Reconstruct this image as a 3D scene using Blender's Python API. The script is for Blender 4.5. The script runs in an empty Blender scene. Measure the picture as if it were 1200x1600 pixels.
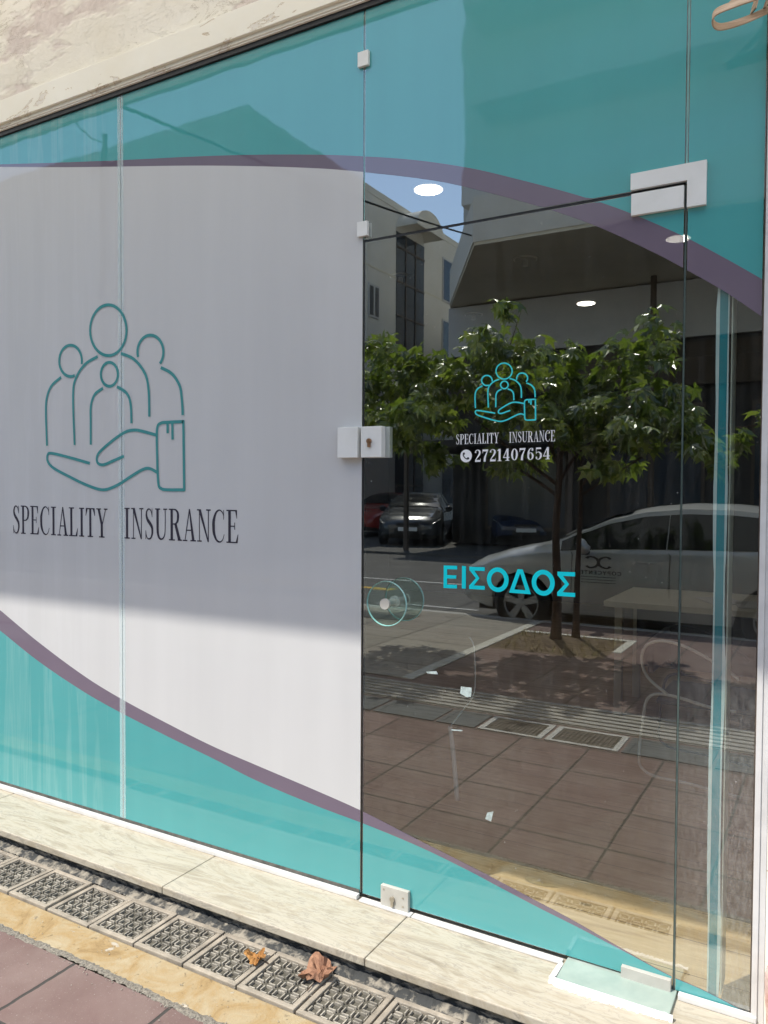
import bpy, bmesh, math, random
from mathutils import Vector, Matrix
random.seed(11)
S = bpy.context.scene
COL = S.collection
R = math.radians

# ------------------------------------------------------------------ camera
CAM = Vector((0.0, -2.24, 1.377))
cam = bpy.data.cameras.new('camera'); camo = bpy.data.objects.new('camera', cam); COL.objects.link(camo)
right = Vector((0.8661, 0.4998, 0.0051)); down = Vector((0.0190, -0.0217, -0.9996)); fwd = Vector((-0.4995, 0.8659, -0.0287))
M = Matrix((right, -down, -fwd)).transposed().to_4x4(); M.translation = CAM
camo.matrix_world = M
cam.sensor_fit = 'VERTICAL'; cam.sensor_height = 24.0; cam.lens = 24.0*1234/1600
cam.clip_start = 0.05; cam.clip_end = 2000
S.camera = camo

# ------------------------------------------------------------------ light
SUN = Vector((-0.33, -0.54, 1.0)).normalized()
w = bpy.data.worlds.new("World"); S.world = w; w.use_nodes = True
nt = w.node_tree; bg = nt.nodes['Background']
sky = nt.nodes.new('ShaderNodeTexSky'); sky.sky_type = 'NISHITA'; sky.sun_disc = False
sky.sun_elevation = math.asin(SUN.z); sky.sun_rotation = math.atan2(SUN.x, SUN.y) % (2*math.pi)
sky.dust_density = 0.6; sky.ozone_density = 1.2
nt.links.new(sky.outputs[0], bg.inputs[0]); bg.inputs[1].default_value = 0.135
sl = bpy.data.lights.new('sun', 'SUN'); sl.energy = 2.3; sl.angle = R(0.53); sl.color = (1.0, 0.95, 0.87)
so = bpy.data.objects.new('sun', sl); COL.objects.link(so)
so.rotation_euler = (-SUN).to_track_quat('-Z', 'Y').to_euler()
S.view_settings.view_transform = 'Standard'; S.view_settings.look = 'None'
S.view_settings.exposure = 1.33; S.view_settings.gamma = 1.0
S.cycles.max_bounces = 10; S.cycles.diffuse_bounces = 4; S.cycles.glossy_bounces = 5
S.cycles.transparent_max_bounces = 24; S.cycles.transmission_bounces = 8
S.cycles.caustics_reflective = False; S.cycles.caustics_refractive = False
S.cycles.sample_clamp_indirect = 6.0

# ------------------------------------------------------------------ materials
def mat(name):
    m = bpy.data.materials.new(name); m.use_nodes = True
    n = m.node_tree; n.nodes.clear()
    out = n.nodes.new('ShaderNodeOutputMaterial')
    return m, n, out
def N(n, t, **kw):
    d = n.nodes.new(t)
    for k, v in kw.items(): setattr(d, k, v)
    return d
def setin(d, **kw):
    for k, v in kw.items(): d.inputs[k.replace('_', ' ')].default_value = v
def c4(c): return (c[0], c[1], c[2], 1)
def ramp(n, src, stops):
    r = N(n, 'ShaderNodeValToRGB'); n.links.new(src, r.inputs[0])
    el = r.color_ramp.elements
    while len(el) > 1: el.remove(el[0])
    el[0].position = stops[0][0]; el[0].color = c4(stops[0][1])
    for p, c in stops[1:]:
        e = el.new(p); e.color = c4(c)
    return r
def coords(n, scale=(1, 1, 1), rot=(0, 0, 0)):
    tc = N(n, 'ShaderNodeTexCoord'); mp = N(n, 'ShaderNodeMapping')
    n.links.new(tc.outputs['Object'], mp.inputs[0])
    mp.inputs['Scale'].default_value = scale; mp.inputs['Rotation'].default_value = rot
    return mp.outputs[0]
def noise(n, vec, scale, detail=4, rough=.55, dist=0.0):
    t = N(n, 'ShaderNodeTexNoise'); n.links.new(vec, t.inputs['Vector'])
    setin(t, Scale=scale, Detail=detail, Roughness=rough, Distortion=dist)
    return t.outputs[0]
def mixc(n, fac, a, b, mode='MIX'):
    m = N(n, 'ShaderNodeMix', data_type='RGBA', blend_type=mode)
    for sock, v in ((m.inputs[0], fac), (m.inputs[6], a), (m.inputs[7], b)):
        if hasattr(v, 'links'): n.links.new(v, sock)
        else: sock.default_value = v if not isinstance(v, tuple) else c4(v)
    return m.outputs[2]
def math_(n, op, a, b=None, c=None):
    m = N(n, 'ShaderNodeMath', operation=op)
    for i, v in enumerate((a, b, c)):
        if v is None: continue
        if hasattr(v, 'links'): n.links.new(v, m.inputs[i])
        else: m.inputs[i].default_value = v
    return m.outputs[0]
def bump(n, h, strength=.3, dist=.01):
    b = N(n, 'ShaderNodeBump'); setin(b, Strength=strength, Distance=dist)
    n.links.new(h, b.inputs['Height']); return b.outputs[0]
def pbsdf(n, out, color, rough=.6, metal=0.0, normal=None, spec=.5, coat=0):
    p = N(n, 'ShaderNodeBsdfPrincipled')
    for k, v in (('Base Color', color), ('Roughness', rough), ('Metallic', metal), ('Specular IOR Level', spec), ('Coat Weight', coat)):
        if hasattr(v, 'links'): n.links.new(v, p.inputs[k])
        else: p.inputs[k].default_value = v if not isinstance(v, tuple) else c4(v)
    if normal is not None: n.links.new(normal, p.inputs['Normal'])
    n.links.new(p.outputs[0], out.inputs[0]); return p
def rough_mat(name, c1, c2, scale=6, rough=.75, bs=.25, bd=.004, bscale=60, stretch=(1, 1, 1), metal=0, spec=.4, stops=(.3, .7), coat=0, world=False):
    m, n, out = mat(name); v = coords(n, stretch)
    if world: v = N(n, 'ShaderNodeNewGeometry').outputs['Position']
    f = noise(n, v, scale, 6, .6, .3)
    col = ramp(n, f, [(stops[0], c1), (stops[1], c2)])
    h = noise(n, v, bscale, 5, .6)
    pbsdf(n, out, col.outputs[0], rough, metal, bump(n, h, bs, bd), spec, coat)
    return m

def schlick(n, f0):
    g_ = N(n, 'ShaderNodeNewGeometry'); dp = N(n, 'ShaderNodeVectorMath', operation='DOT_PRODUCT')
    n.links.new(g_.outputs['Incoming'], dp.inputs[0]); n.links.new(g_.outputs['Normal'], dp.inputs[1])
    c = math_(n, 'ABSOLUTE', dp.outputs['Value'])
    return math_(n, 'ADD', f0, math_(n, 'MULTIPLY', math_(n, 'POWER', math_(n, 'SUBTRACT', 1, c), 5), 1-f0))
# glass: clear pane that mirrors about a quarter of the street
def glass_mat(name, base, tint, edge=False, rgh=0.0, dust=0.0):
    m, n, out = mat(name)
    tr = N(n, 'ShaderNodeBsdfTransparent'); tr.inputs[0].default_value = c4(tint)
    gl = N(n, 'ShaderNodeBsdfGlossy'); gl.inputs['Color'].default_value = (.95, 1, .96, 1); gl.inputs['Roughness'].default_value = rgh
    fac = schlick(n, base)
    mx = N(n, 'ShaderNodeMixShader'); n.links.new(fac, mx.inputs[0]); n.links.new(tr.outputs[0], mx.inputs[1]); n.links.new(gl.outputs[0], mx.inputs[2])
    last = mx.outputs[0]
    if dust > 0:   # specks and a faint film of dust on the pane
        v = coords(n)
        sp = N(n, 'ShaderNodeTexVoronoi', feature='F1'); n.links.new(v, sp.inputs['Vector']); sp.inputs['Scale'].default_value = 42
        big = noise(n, v, 3.2, 4, .6)
        thr = math_(n, 'MULTIPLY', math_(n, 'SUBTRACT', big, .40), .30)
        spk = math_(n, 'LESS_THAN', sp.outputs['Distance'], math_(n, 'MULTIPLY', thr, .9))
        st = noise(n, coords(n, (9, 1, .7)), 6, 4, .6)
        haze = math_(n, 'MULTIPLY', math_(n, 'MAXIMUM', math_(n, 'SUBTRACT', st, .42), 0), .05)
        # splash marks gather near the bottom right of the shopfront
        tc = N(n, 'ShaderNodeTexCoord'); sx = N(n, 'ShaderNodeSeparateXYZ'); n.links.new(tc.outputs['Object'], sx.inputs[0])
        mr = N(n, 'ShaderNodeMapRange'); n.links.new(sx.outputs[0], mr.inputs[0]); setin(mr, From_Min=-.45, From_Max=-.2, To_Min=0, To_Max=1)
        mz = N(n, 'ShaderNodeMapRange'); n.links.new(sx.outputs[2], mz.inputs[0]); setin(mz, From_Min=1.2, From_Max=.55, To_Min=0, To_Max=1)
        loc = math_(n, 'MULTIPLY', mr.outputs[0], mz.outputs[0])
        st2 = noise(n, coords(n, (5, 1, 1.3)), 22, 6, .75)
        hz2 = math_(n, 'MULTIPLY', loc, math_(n, 'MULTIPLY', math_(n, 'MAXIMUM', math_(n, 'SUBTRACT', st2, .30), 0), .42))
        tot = math_(n, 'ADD', math_(n, 'ADD', haze, hz2), math_(n, 'MULTIPLY', spk, .35))
        tot = math_(n, 'MINIMUM', math_(n, 'MULTIPLY', tot, dust), .8)
        df = N(n, 'ShaderNodeBsdfDiffuse'); df.inputs[0].default_value = (.6, .6, .56, 1)
        m2 = N(n, 'ShaderNodeMixShader'); n.links.new(tot, m2.inputs[0]); n.links.new(last, m2.inputs[1]); n.links.new(df.outputs[0], m2.inputs[2])
        last = m2.outputs[0]
    n.links.new(last, out.inputs[0]); return m

def film_mat(name, col, trans, gloss=.04, weave=False, streak=False):
    m, n, out = mat(name); v = coords(n)
    f = noise(n, coords(n, (3, 1, .35)), 2.5, 3, .5)
    cc = ramp(n, f, [(.3, tuple(x*.95 for x in col)), (.7, col)]).outputs[0]
    nrm = None
    if weave:
        wv = N(n, 'ShaderNodeTexWave', wave_type='BANDS', bands_direction='Z'); n.links.new(v, wv.inputs[0]); setin(wv, Scale=105, Distortion=1.2, Detail=1)
        wv.inputs['Detail Scale'].default_value = .25
        wv2 = N(n, 'ShaderNodeTexWave', wave_type='BANDS', bands_direction='X'); n.links.new(v, wv2.inputs[0]); setin(wv2, Scale=95, Distortion=.6)
        wsum = math_(n, 'ADD', wv.outputs[0], wv2.outputs[0])
        cc = mixc(n, math_(n, 'MULTIPLY', wsum, .06), cc, tuple(x*.45 for x in col))
    if streak:   # wobbly reflections and wrinkles of the left pane, painted as lighter bands
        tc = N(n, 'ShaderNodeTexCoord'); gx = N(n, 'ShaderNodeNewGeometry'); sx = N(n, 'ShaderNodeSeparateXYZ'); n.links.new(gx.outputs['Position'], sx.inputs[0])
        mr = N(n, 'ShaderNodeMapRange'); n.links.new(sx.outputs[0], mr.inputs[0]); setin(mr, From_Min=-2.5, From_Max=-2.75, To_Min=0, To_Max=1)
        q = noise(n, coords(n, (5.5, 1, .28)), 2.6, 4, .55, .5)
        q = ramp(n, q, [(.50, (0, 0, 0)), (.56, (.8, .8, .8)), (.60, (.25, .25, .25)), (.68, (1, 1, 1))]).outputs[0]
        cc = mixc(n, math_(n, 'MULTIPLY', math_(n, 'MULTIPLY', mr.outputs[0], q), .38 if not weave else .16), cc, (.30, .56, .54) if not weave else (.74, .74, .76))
    df = N(n, 'ShaderNodeBsdfDiffuse'); n.links.new(cc, df.inputs[0])
    tl = N(n, 'ShaderNodeBsdfTranslucent'); n.links.new(cc, tl.inputs[0])
    a = N(n, 'ShaderNodeMixShader'); a.inputs[0].default_value = .12; n.links.new(df.outputs[0], a.inputs[1]); n.links.new(tl.outputs[0], a.inputs[2])
    tr = N(n, 'ShaderNodeBsdfTransparent')
    b = N(n, 'ShaderNodeMixShader'); b.inputs[0].default_value = trans; n.links.new(a.outputs[0], b.inputs[1]); n.links.new(tr.outputs[0], b.inputs[2])
    gl = N(n, 'ShaderNodeBsdfGlossy'); gl.inputs['Roughness'].default_value = .02
    n.links.new(bump(n, noise(n, coords(n, (1, 1, .6)), 4.5, 3, .5), .12, .004), gl.inputs['Normal'])
    fac = schlick(n, gloss)
    c = N(n, 'ShaderNodeMixShader'); n.links.new(fac, c.inputs[0]); n.links.new(b.outputs[0], c.inputs[1]); n.links.new(gl.outputs[0], c.inputs[2])
    n.links.new(c.outputs[0], out.inputs[0]); return m

def paver_mat(name, c1, c2, jx, jy, ox, oy, joint=(.05, .045, .04), jw=.012):
    m, n, out = mat(name); v = coords(n)
    sx = N(n, 'ShaderNodeSeparateXYZ'); n.links.new(v, sx.inputs[0])
    wob = math_(n, 'MULTIPLY', math_(n, 'SUBTRACT', noise(n, v, 14, 3), .5), .010)
    def edge(s, p, o):
        q = math_(n, 'FRACT', math_(n, 'DIVIDE', math_(n, 'ADD', math_(n, 'ADD', s, -o), wob), p))
        d = math_(n, 'MINIMUM', q, math_(n, 'SUBTRACT', 1, q))
        return math_(n, 'MULTIPLY', d, p)
    dx = edge(sx.outputs[0], jx, ox); dy = edge(sx.outputs[1], jy, oy)
    d = math_(n, 'MINIMUM', dx, dy)
    mask = math_(n, 'LESS_THAN', d, jw/2)
    ix = math_(n, 'FLOOR', math_(n, 'DIVIDE', math_(n, 'ADD', sx.outputs[0], -ox), jx)); iy = math_(n, 'FLOOR', math_(n, 'DIVIDE', math_(n, 'ADD', sx.outputs[1], -oy), jy))
    cb = N(n, 'ShaderNodeCombineXYZ'); n.links.new(ix, cb.inputs[0]); n.links.new(iy, cb.inputs[1])
    wn = N(n, 'ShaderNodeTexWhiteNoise', noise_dimensions='3D'); n.links.new(cb.outputs[0], wn.inputs[0])
    f = noise(n, v, 5, 7, .65, .4)
    base = ramp(n, f, [(.3, c1), (.72, c2)]).outputs[0]
    base = mixc(n, math_(n, 'MULTIPLY', wn.outputs[0], .50), base, tuple(x*.7 for x in c1))
    spec = noise(n, v, 160, 3, .7)
    big_ = ramp(n, noise(n, v, 1.7, 6, .65, .6), [(.42, (0, 0, 0)), (.62, (1, 1, 1))]).outputs[0]
    base = mixc(n, math_(n, 'MULTIPLY', big_, .35), base, (.24, .19, .165))
    base = mixc(n, math_(n, 'MULTIPLY', math_(n, 'GREATER_THAN', spec, .66), .35), base, (.45, .40, .36))
    st = noise(n, v, 30, 5, .7, 1.0)
    base = mixc(n, math_(n, 'MULTIPLY', math_(n, 'GREATER_THAN', st, .74), .5), base, (.42, .39, .36))
    col = mixc(n, mask, base, joint)
    hh = math_(n, 'ADD', math_(n, 'MULTIPLY', math_(n, 'MINIMUM', math_(n, 'DIVIDE', d, jw), 1), .6), math_(n, 'MULTIPLY', spec, .25))
    pbsdf(n, out, col, .85, 0, bump(n, hh, .6, .006), .3)
    return m

def marble_mat(name):
    m, n, out = mat(name)
    v = coords(n, (1.0, 4.0, 2.0), (0, 0, R(-14)))
    f = noise(n, v, 2.2, 8, .68, 1.4)
    base = ramp(n, f, [(.28, (.20, .165, .12)), (.40, (.34, .295, .22)), (.50, (.44, .40, .32)), (.60, (.36, .31, .23)), (.70, (.45, .41, .335)), (.85, (.50, .47, .40))]).outputs[0]
    vn = noise(n, coords(n, (1.2, 7.0, 2.0), (0, 0, R(-10))), 3.1, 8, .62, 2.0)
    vein = math_(n, 'LESS_THAN', math_(n, 'ABSOLUTE', math_(n, 'SUBTRACT', vn, .5)), .016)
    fade = noise(n, coords(n), 3, 3)
    base = mixc(n, math_(n, 'MULTIPLY', vein, math_(n, 'MULTIPLY', fade, .75)), base, (.20, .18, .16))
    sp = noise(n, coords(n), 26, 5, .7, .8)
    base = mixc(n, math_(n, 'MULTIPLY', math_(n, 'GREATER_THAN', sp, .66), .45), base, (.28, .24, .20))
    pbsdf(n, out, base, .45, 0, bump(n, noise(n, coords(n), 90, 4), .12, .002), .4)
    return m

def plaster_mat(name):
    m, n, out = mat(name); v = coords(n)
    a = noise(n, coords(n, (.45, 1, 1.2), (0, R(10), 0)), 2.2, 5, .60, .1)
    paint = ramp(n, noise(n, v, 4, 5), [(.3, (.80, .74, .62)), (.7, (.87, .82, .72))]).outputs[0]
    bare = ramp(n, noise(n, v, 22, 8, .75, .6), [(.25, (.58, .49, .43)), (.6, (.74, .65, .585)), (.8, (.80, .72, .66))]).outputs[0]
    peel = ramp(n, a, [(.49, (0, 0, 0)), (.535, (1, 1, 1))]).outputs[0]
    col = mixc(n, peel, paint, bare)
    cr = noise(n, coords(n, (1, 1, 2.6)), 3.4, 8, .7, 1.6)
    crack = math_(n, 'LESS_THAN', math_(n, 'ABSOLUTE', math_(n, 'SUBTRACT', cr, .5)), .0042)
    gate = math_(n, 'GREATER_THAN', noise(n, v, 1.7, 2), .5)
    col = mixc(n, math_(n, 'MULTIPLY', math_(n, 'MULTIPLY', crack, gate), .7), col, (.36, .27, .17))
    h = math_(n, 'ADD', math_(n, 'MULTIPLY', peel, -1.0), math_(n, 'MULTIPLY', noise(n, v, 55, 7, .75), .8))
    h = math_(n, 'ADD', h, math_(n, 'MULTIPLY', crack, -.7))
    pbsdf(n, out, col, .9, 0, bump(n, h, .55, .006), .2)
    return m
def lintel_mat(name):
    m, n, out = mat(name); v = coords(n)
    base = ramp(n, noise(n, v, 3, 6, .6), [(.3, (.86, .80, .66)), (.7, (.90, .86, .75))]).outputs[0]
    a = noise(n, coords(n, (.8, 1, 2.2)), 3.3, 8, .6, 1.6)
    chip = ramp(n, a, [(.60, (0, 0, 0)), (.615, (1, 1, 1))]).outputs[0]
    edge = math_(n, 'LESS_THAN', math_(n, 'ABSOLUTE', math_(n, 'SUBTRACT', a, .605)), .006)
    col = mixc(n, chip, base, (.78, .72, .62)); col = mixc(n, math_(n, 'MULTIPLY', edge, .8), col, (.55, .42, .26))
    pbsdf(n, out, col, .6, 0, bump(n, math_(n, 'ADD', math_(n, 'MULTIPLY', chip, -1.), math_(n, 'MULTIPLY', noise(n, v, 60, 5), .2)), .4, .004), .3)
    return m
def wood_mat(name):
    m, n, out = mat(name)
    v = coords(n, (1.2, 14, 1))
    g = noise(n, v, 3, 7, .6, .6)
    col = ramp(n, g, [(.3, (.40, .26, .13)), (.5, (.56, .40, .215)), (.7, (.66, .50, .29))]).outputs[0]
    sx = N(n, 'ShaderNodeSeparateXYZ'); n.links.new(coords(n), sx.inputs[0])
    q = math_(n, 'FRACT', math_(n, 'DIVIDE', sx.outputs[1], .19)); j = math_(n, 'LESS_THAN', q, .018)
    col = mixc(n, j, col, (.12, .08, .04))
    pbsdf(n, out, col, .45, 0, bump(n, g, .1, .002), .4)
    return m
def soil_mat(name):
    return rough_mat(name, (.06, .04, .027), (.20, .14, .085), 14, .95, .9, .02, 45)
def leaf_mat(name, c1, c2, c3):
    m, n, out = mat(name)
    oi = N(n, 'ShaderNodeNewGeometry')
    col = ramp(n, oi.outputs['Random Per Island'], [(0, c1), (.55, c2), (1, c3)]).outputs[0]
    df = N(n, 'ShaderNodeBsdfDiffuse'); n.links.new(col, df.inputs[0])
    tl = N(n, 'ShaderNodeBsdfTranslucent'); n.links.new(mixc(n, .35, col, (.42, .62, .05)), tl.inputs[0])
    a = N(n, 'ShaderNodeMixShader'); a.inputs[0].default_value = .46; n.links.new(df.outputs[0], a.inputs[1]); n.links.new(tl.outputs[0], a.inputs[2])
    gl = N(n, 'ShaderNodeBsdfGlossy'); gl.inputs['Roughness'].default_value = .27
    b = N(n, 'ShaderNodeMixShader'); b.inputs[0].default_value = .11; n.links.new(a.outputs[0], b.inputs[1]); n.links.new(gl.outputs[0], b.inputs[2])
    n.links.new(b.outputs[0], out.inputs[0]); return m
def emit_mat(name, col, s):
    m, n, out = mat(name)
    e = N(n, 'ShaderNodeEmission'); e.inputs[0].default_value = c4(col); e.inputs[1].default_value = s
    n.links.new(e.outputs[0], out.inputs[0]); return m

MT = {}
MT['glass'] = glass_mat('clear glass', .265, (.95, .97, .96), dust=1.5)
MT['glass_back'] = glass_mat('glass inner face', .0, (.97, .98, .975))
MT['glass_disc'] = glass_mat('green disc glass', .06, (.86, .94, .92))
MT['glass_rim'] = rough_mat('glass cut edge pale', (.30, .55, .52), (.45, .70, .66), 30, .15, .1, .001)
MT['glass_edge'] = rough_mat('glass cut edge dark', (.010, .018, .016), (.02, .03, .028), 9, .2, .05, .001)
MT['door_gap'] = rough_mat('green grey gap', (.05, .075, .068), (.09, .12, .11), 22, .3)
MT['seam'] = rough_mat('pale silicone joint', (.16, .36, .34), (.24, .44, .41), 22, .3, .2, .002)
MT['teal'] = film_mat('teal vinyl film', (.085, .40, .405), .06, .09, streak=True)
MT['purple'] = film_mat('purple vinyl film', (.185, .150, .20), .05, .08)
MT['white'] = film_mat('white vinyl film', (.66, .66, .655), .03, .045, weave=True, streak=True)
MT['print_teal'] = film_mat('printed teal line', (.07, .30, .30), 0, .03)
MT['print_dark'] = film_mat('printed dark letters', (.052, .045, .062), 0, .03)
MT['cyan'] = film_mat('cut cyan vinyl', (.02, .85, .92), 0, .0)
MT['cyan_line'] = film_mat('cut cyan line vinyl', (.08, .72, .72), 0, .0)
MT['letter_white'] = film_mat('cut white vinyl', (.90, .90, .90), 0, .0)
MT['icon_dark'] = rough_mat('icon cut-out', (.02, .022, .02), (.03, .03, .03))
MT['alu_white'] = rough_mat('white painted aluminium', (.56, .55, .53), (.68, .67, .65), 12, .35, .08, .001)
MT['satin'] = rough_mat('satin plastic cover', (.66, .66, .62), (.74, .74, .71), 9, .4, .06, .001)
MT['satin_sun_dark'] = rough_mat('plastic cover darkened for sun', (.40, .385, .34), (.50, .48, .43), 14, .45, .1, .001)  # darker copy of satin for the sunlit low fittings, also the handle knob
MT['plate'] = rough_mat('brushed steel plate', (.60, .60, .58), (.72, .72, .71), 20, .38, .1, .001, 120, (1, 1, 8), metal=.35)
MT['brass'] = rough_mat('worn brass cylinder', (.20, .10, .05), (.45, .26, .14), 80, .4, .2, .001, metal=.7)
MT['steel'] = rough_mat('cream tube', (.72, .70, .62), (.80, .78, .70), 10, .3, .05, .001)
MT['black'] = rough_mat('black rubber gasket', (.008, .008, .008), (.018, .017, .016), 30, .5, .1, .001)
MT['marble'] = marble_mat('cream veined marble')
MT['plaster'] = plaster_mat('peeling cream plaster')
MT['lintel'] = lintel_mat('cream painted lintel')
MT['soffit'] = rough_mat('balcony soffit paint', (.55, .48, .36), (.66, .59, .46), 3, .8)
MT['cement'] = rough_mat('crumbling cement', (.14, .135, .12), (.46, .43, .38), 24, .95, .8, .008, 70)
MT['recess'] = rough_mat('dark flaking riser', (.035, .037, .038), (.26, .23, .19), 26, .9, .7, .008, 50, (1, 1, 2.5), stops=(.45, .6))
def stone_mat(name):
    m, n, out = mat(name); v = coords(n)
    a = ramp(n, noise(n, v, 7, 8, .7, .8), [(.28, (.20, .13, .06)), (.45, (.32, .225, .11)), (.6, (.36, .29, .18)), (.75, (.42, .36, .26))]).outputs[0]
    chip = ramp(n, noise(n, coords(n, (1, 1.6, 1)), 11, 8, .7, .4), [(.62, (0, 0, 0)), (.65, (1, 1, 1))]).outputs[0]
    a = mixc(n, math_(n, 'MULTIPLY', chip, .7), a, (.45, .42, .36))
    pit = math_(n, 'GREATER_THAN', noise(n, v, 48, 6, .7), .64)
    a = mixc(n, math_(n, 'MULTIPLY', pit, .6), a, (.16, .12, .07))
    h = math_(n, 'ADD', noise(n, v, 35, 8, .75), math_(n, 'ADD', math_(n, 'MULTIPLY', chip, .3), math_(n, 'MULTIPLY', pit, -.5)))
    pbsdf(n, out, a, .9, 0, bump(n, h, .6, .006), .2); return m
MT['yellow_stone'] = stone_mat('yellow stone edging')
MT['grate'] = rough_mat('weathered grey grate', (.13, .12, .10), (.42, .38, .31), 17, .7, .4, .003, 120, world=True)
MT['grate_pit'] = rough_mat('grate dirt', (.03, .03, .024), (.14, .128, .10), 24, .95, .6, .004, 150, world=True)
MT['grate_frame'] = rough_mat('dusty grate frame', (.19, .165, .13), (.38, .33, .26), 15, .8, .5, .003, 90, world=True)
MT['pavers'] = paver_mat('red concrete pavers', (.135, .084, .074), (.205, .138, .124), .40, .40, -1.19, -1.34)
MT['grey_slabs'] = paver_mat('grey beige slabs', (.24, .215, .18), (.32, .29, .245), .85, .47, -2.86, -3.05, jw=.014)
MT['tactile'] = rough_mat('ribbed tactile tiles', (.26, .24, .21), (.38, .35, .31), 14, .85, .3)
MT['white_border'] = rough_mat('pale border stone', (.42, .40, .34), (.55, .52, .46), 10, .8, .3)
MT['kerb'] = rough_mat('kerb concrete', (.34, .32, .29), (.48, .46, .42), 12, .85, .4)
MT['asphalt'] = rough_mat('asphalt', (.085, .080, .075), (.125, .118, .110), 1.5, .9, .6, .006, 220)
MT['cover'] = rough_mat('concrete cover', (.075, .08, .08), (.125, .13, .13), 12, .9, .4)
MT['iron'] = rough_mat('rusty cast iron', (.06, .045, .035), (.12, .09, .07), 20, .7, .4)
MT['soil'] = soil_mat('dry soil')
MT['yellow'] = rough_mat('yellow road paint', (.55, .33, .04), (.65, .42, .08), 20, .8)
MT['paint_white'] = rough_mat('worn white road paint', (.38, .37, .35), (.55, .54, .52), 20, .8)
MT['bark'] = rough_mat('brown bark', (.035, .022, .016), (.10, .060, .042), 12, .95, .8, .01, 30, (3, 3, .6))
MT['leaf'] = leaf_mat('lobed green leaves', (.065, .095, .011), (.150, .205, .02), (.37, .43, .06))
MT['leaf2'] = leaf_mat('darker green leaves', (.055, .085, .011), (.135, .19, .02), (.34, .40, .06))
MT['beige'] = rough_mat('beige render', (.70, .67, .60), (.77, .74, .67), 1.2, .85, .15)
MT['beige2'] = rough_mat('grey beige render', (.68, .65, .59), (.75, .72, .66), 1.0, .85, .15)
MT['olive'] = rough_mat('olive brown soffit render', (.66, .60, .46), (.74, .68, .54), 1.0, .85, .15)
MT['stair_glass'] = rough_mat('dark stair glazing', (.02, .03, .045), (.035, .05, .07), 3, .12, .02)
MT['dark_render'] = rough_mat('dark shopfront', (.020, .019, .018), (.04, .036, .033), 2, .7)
MT['fascia'] = rough_mat('grey fascia', (.50, .50, .50), (.58, .58, .57), 2, .8)
MT['room'] = rough_mat('room darkened for shade', (.035, .034, .033), (.05, .048, .046), 1.5, .8)  # off-white room surfaces coloured dark to stand for the unlit interior
MT['wood'] = wood_mat('oak laminate floor')
MT['desk'] = rough_mat('cream laminate', (.78, .75, .64), (.84, .81, .70), 6, .4, .05)
MT['paper'] = rough_mat('white paper', (.7, .7, .7), (.8, .8, .8), 5, .7, .05)
MT['seat'] = rough_mat('black seat shell', (.02, .02, .02), (.03, .03, .03), 5, .5)
MT['curtain'] = rough_mat('white sheer cloth', (.75, .76, .76), (.85, .86, .86), 4, .8)
MT['lamp_on'] = emit_mat('lit downlight', (1.0, .93, .80), 5)
MT['lamp_trim'] = rough_mat('cream lamp trim', (.30, .28, .24), (.36, .34, .29), 8, .5)
MT['dry_leaf'] = rough_mat('dry brown leaf', (.18, .085, .05), (.32, .17, .10), 30, .8, .5, .004, 90)
MT['dry_leaf2'] = rough_mat('dry ochre leaf', (.26, .12, .035), (.42, .21, .06), 30, .8, .5, .004, 90)
MT['strap'] = rough_mat('tan frayed strap', (.36, .24, .15), (.66, .50, .36), 12, .8, .5, .003, 60, (1, 1, 14))
MT['caulk'] = rough_mat('white caulk', (.72, .73, .73), (.85, .85, .85), 18, .5, .9, .01, 35)
MT['green_plate'] = rough_mat('pale green glass plate', (.26, .33, .29), (.37, .43, .38), 8, .25, .05)
MT['rusty'] = rough_mat('peeling red pipe paint', (.45, .20, .15), (.70, .60, .54), 14, .7, .6, .004, 60)
MT['car_silver'] = rough_mat('silver car paint', (.40, .395, .375), (.42, .415, .395), 1, .28, .0, .001, metal=.25, coat=.5)
MT['car_black'] = rough_mat('dark car paint', (.05, .052, .055), (.06, .062, .066), 1, .2, .0, .001, coat=.8)
MT['car_blue'] = rough_mat('dark blue car paint', (.015, .03, .07), (.02, .038, .085), 1, .2, .0, .001, coat=.8)
MT['car_red'] = rough_mat('red car paint', (.38, .03, .025), (.42, .04, .03), 1, .25, .0, .001, coat=.8)
MT['car_glass'] = rough_mat('dark car windows', (.006, .007, .008), (.012, .013, .014), 2, .06, .0, .001, spec=.6)
MT['tyre'] = rough_mat('tyre rubber', (.012, .012, .012), (.025, .025, .025), 9, .85)
MT['rim'] = rough_mat('alloy rim', (.30, .30, .30), (.38, .38, .38), 5, .35, metal=.5)
MT['lens'] = rough_mat('headlight lens', (.40, .40, .38), (.5, .5, .48), 5, .1)
MT['skin'] = rough_mat('skin', (.35, .22, .16), (.42, .27, .2), 5, .6)

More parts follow.
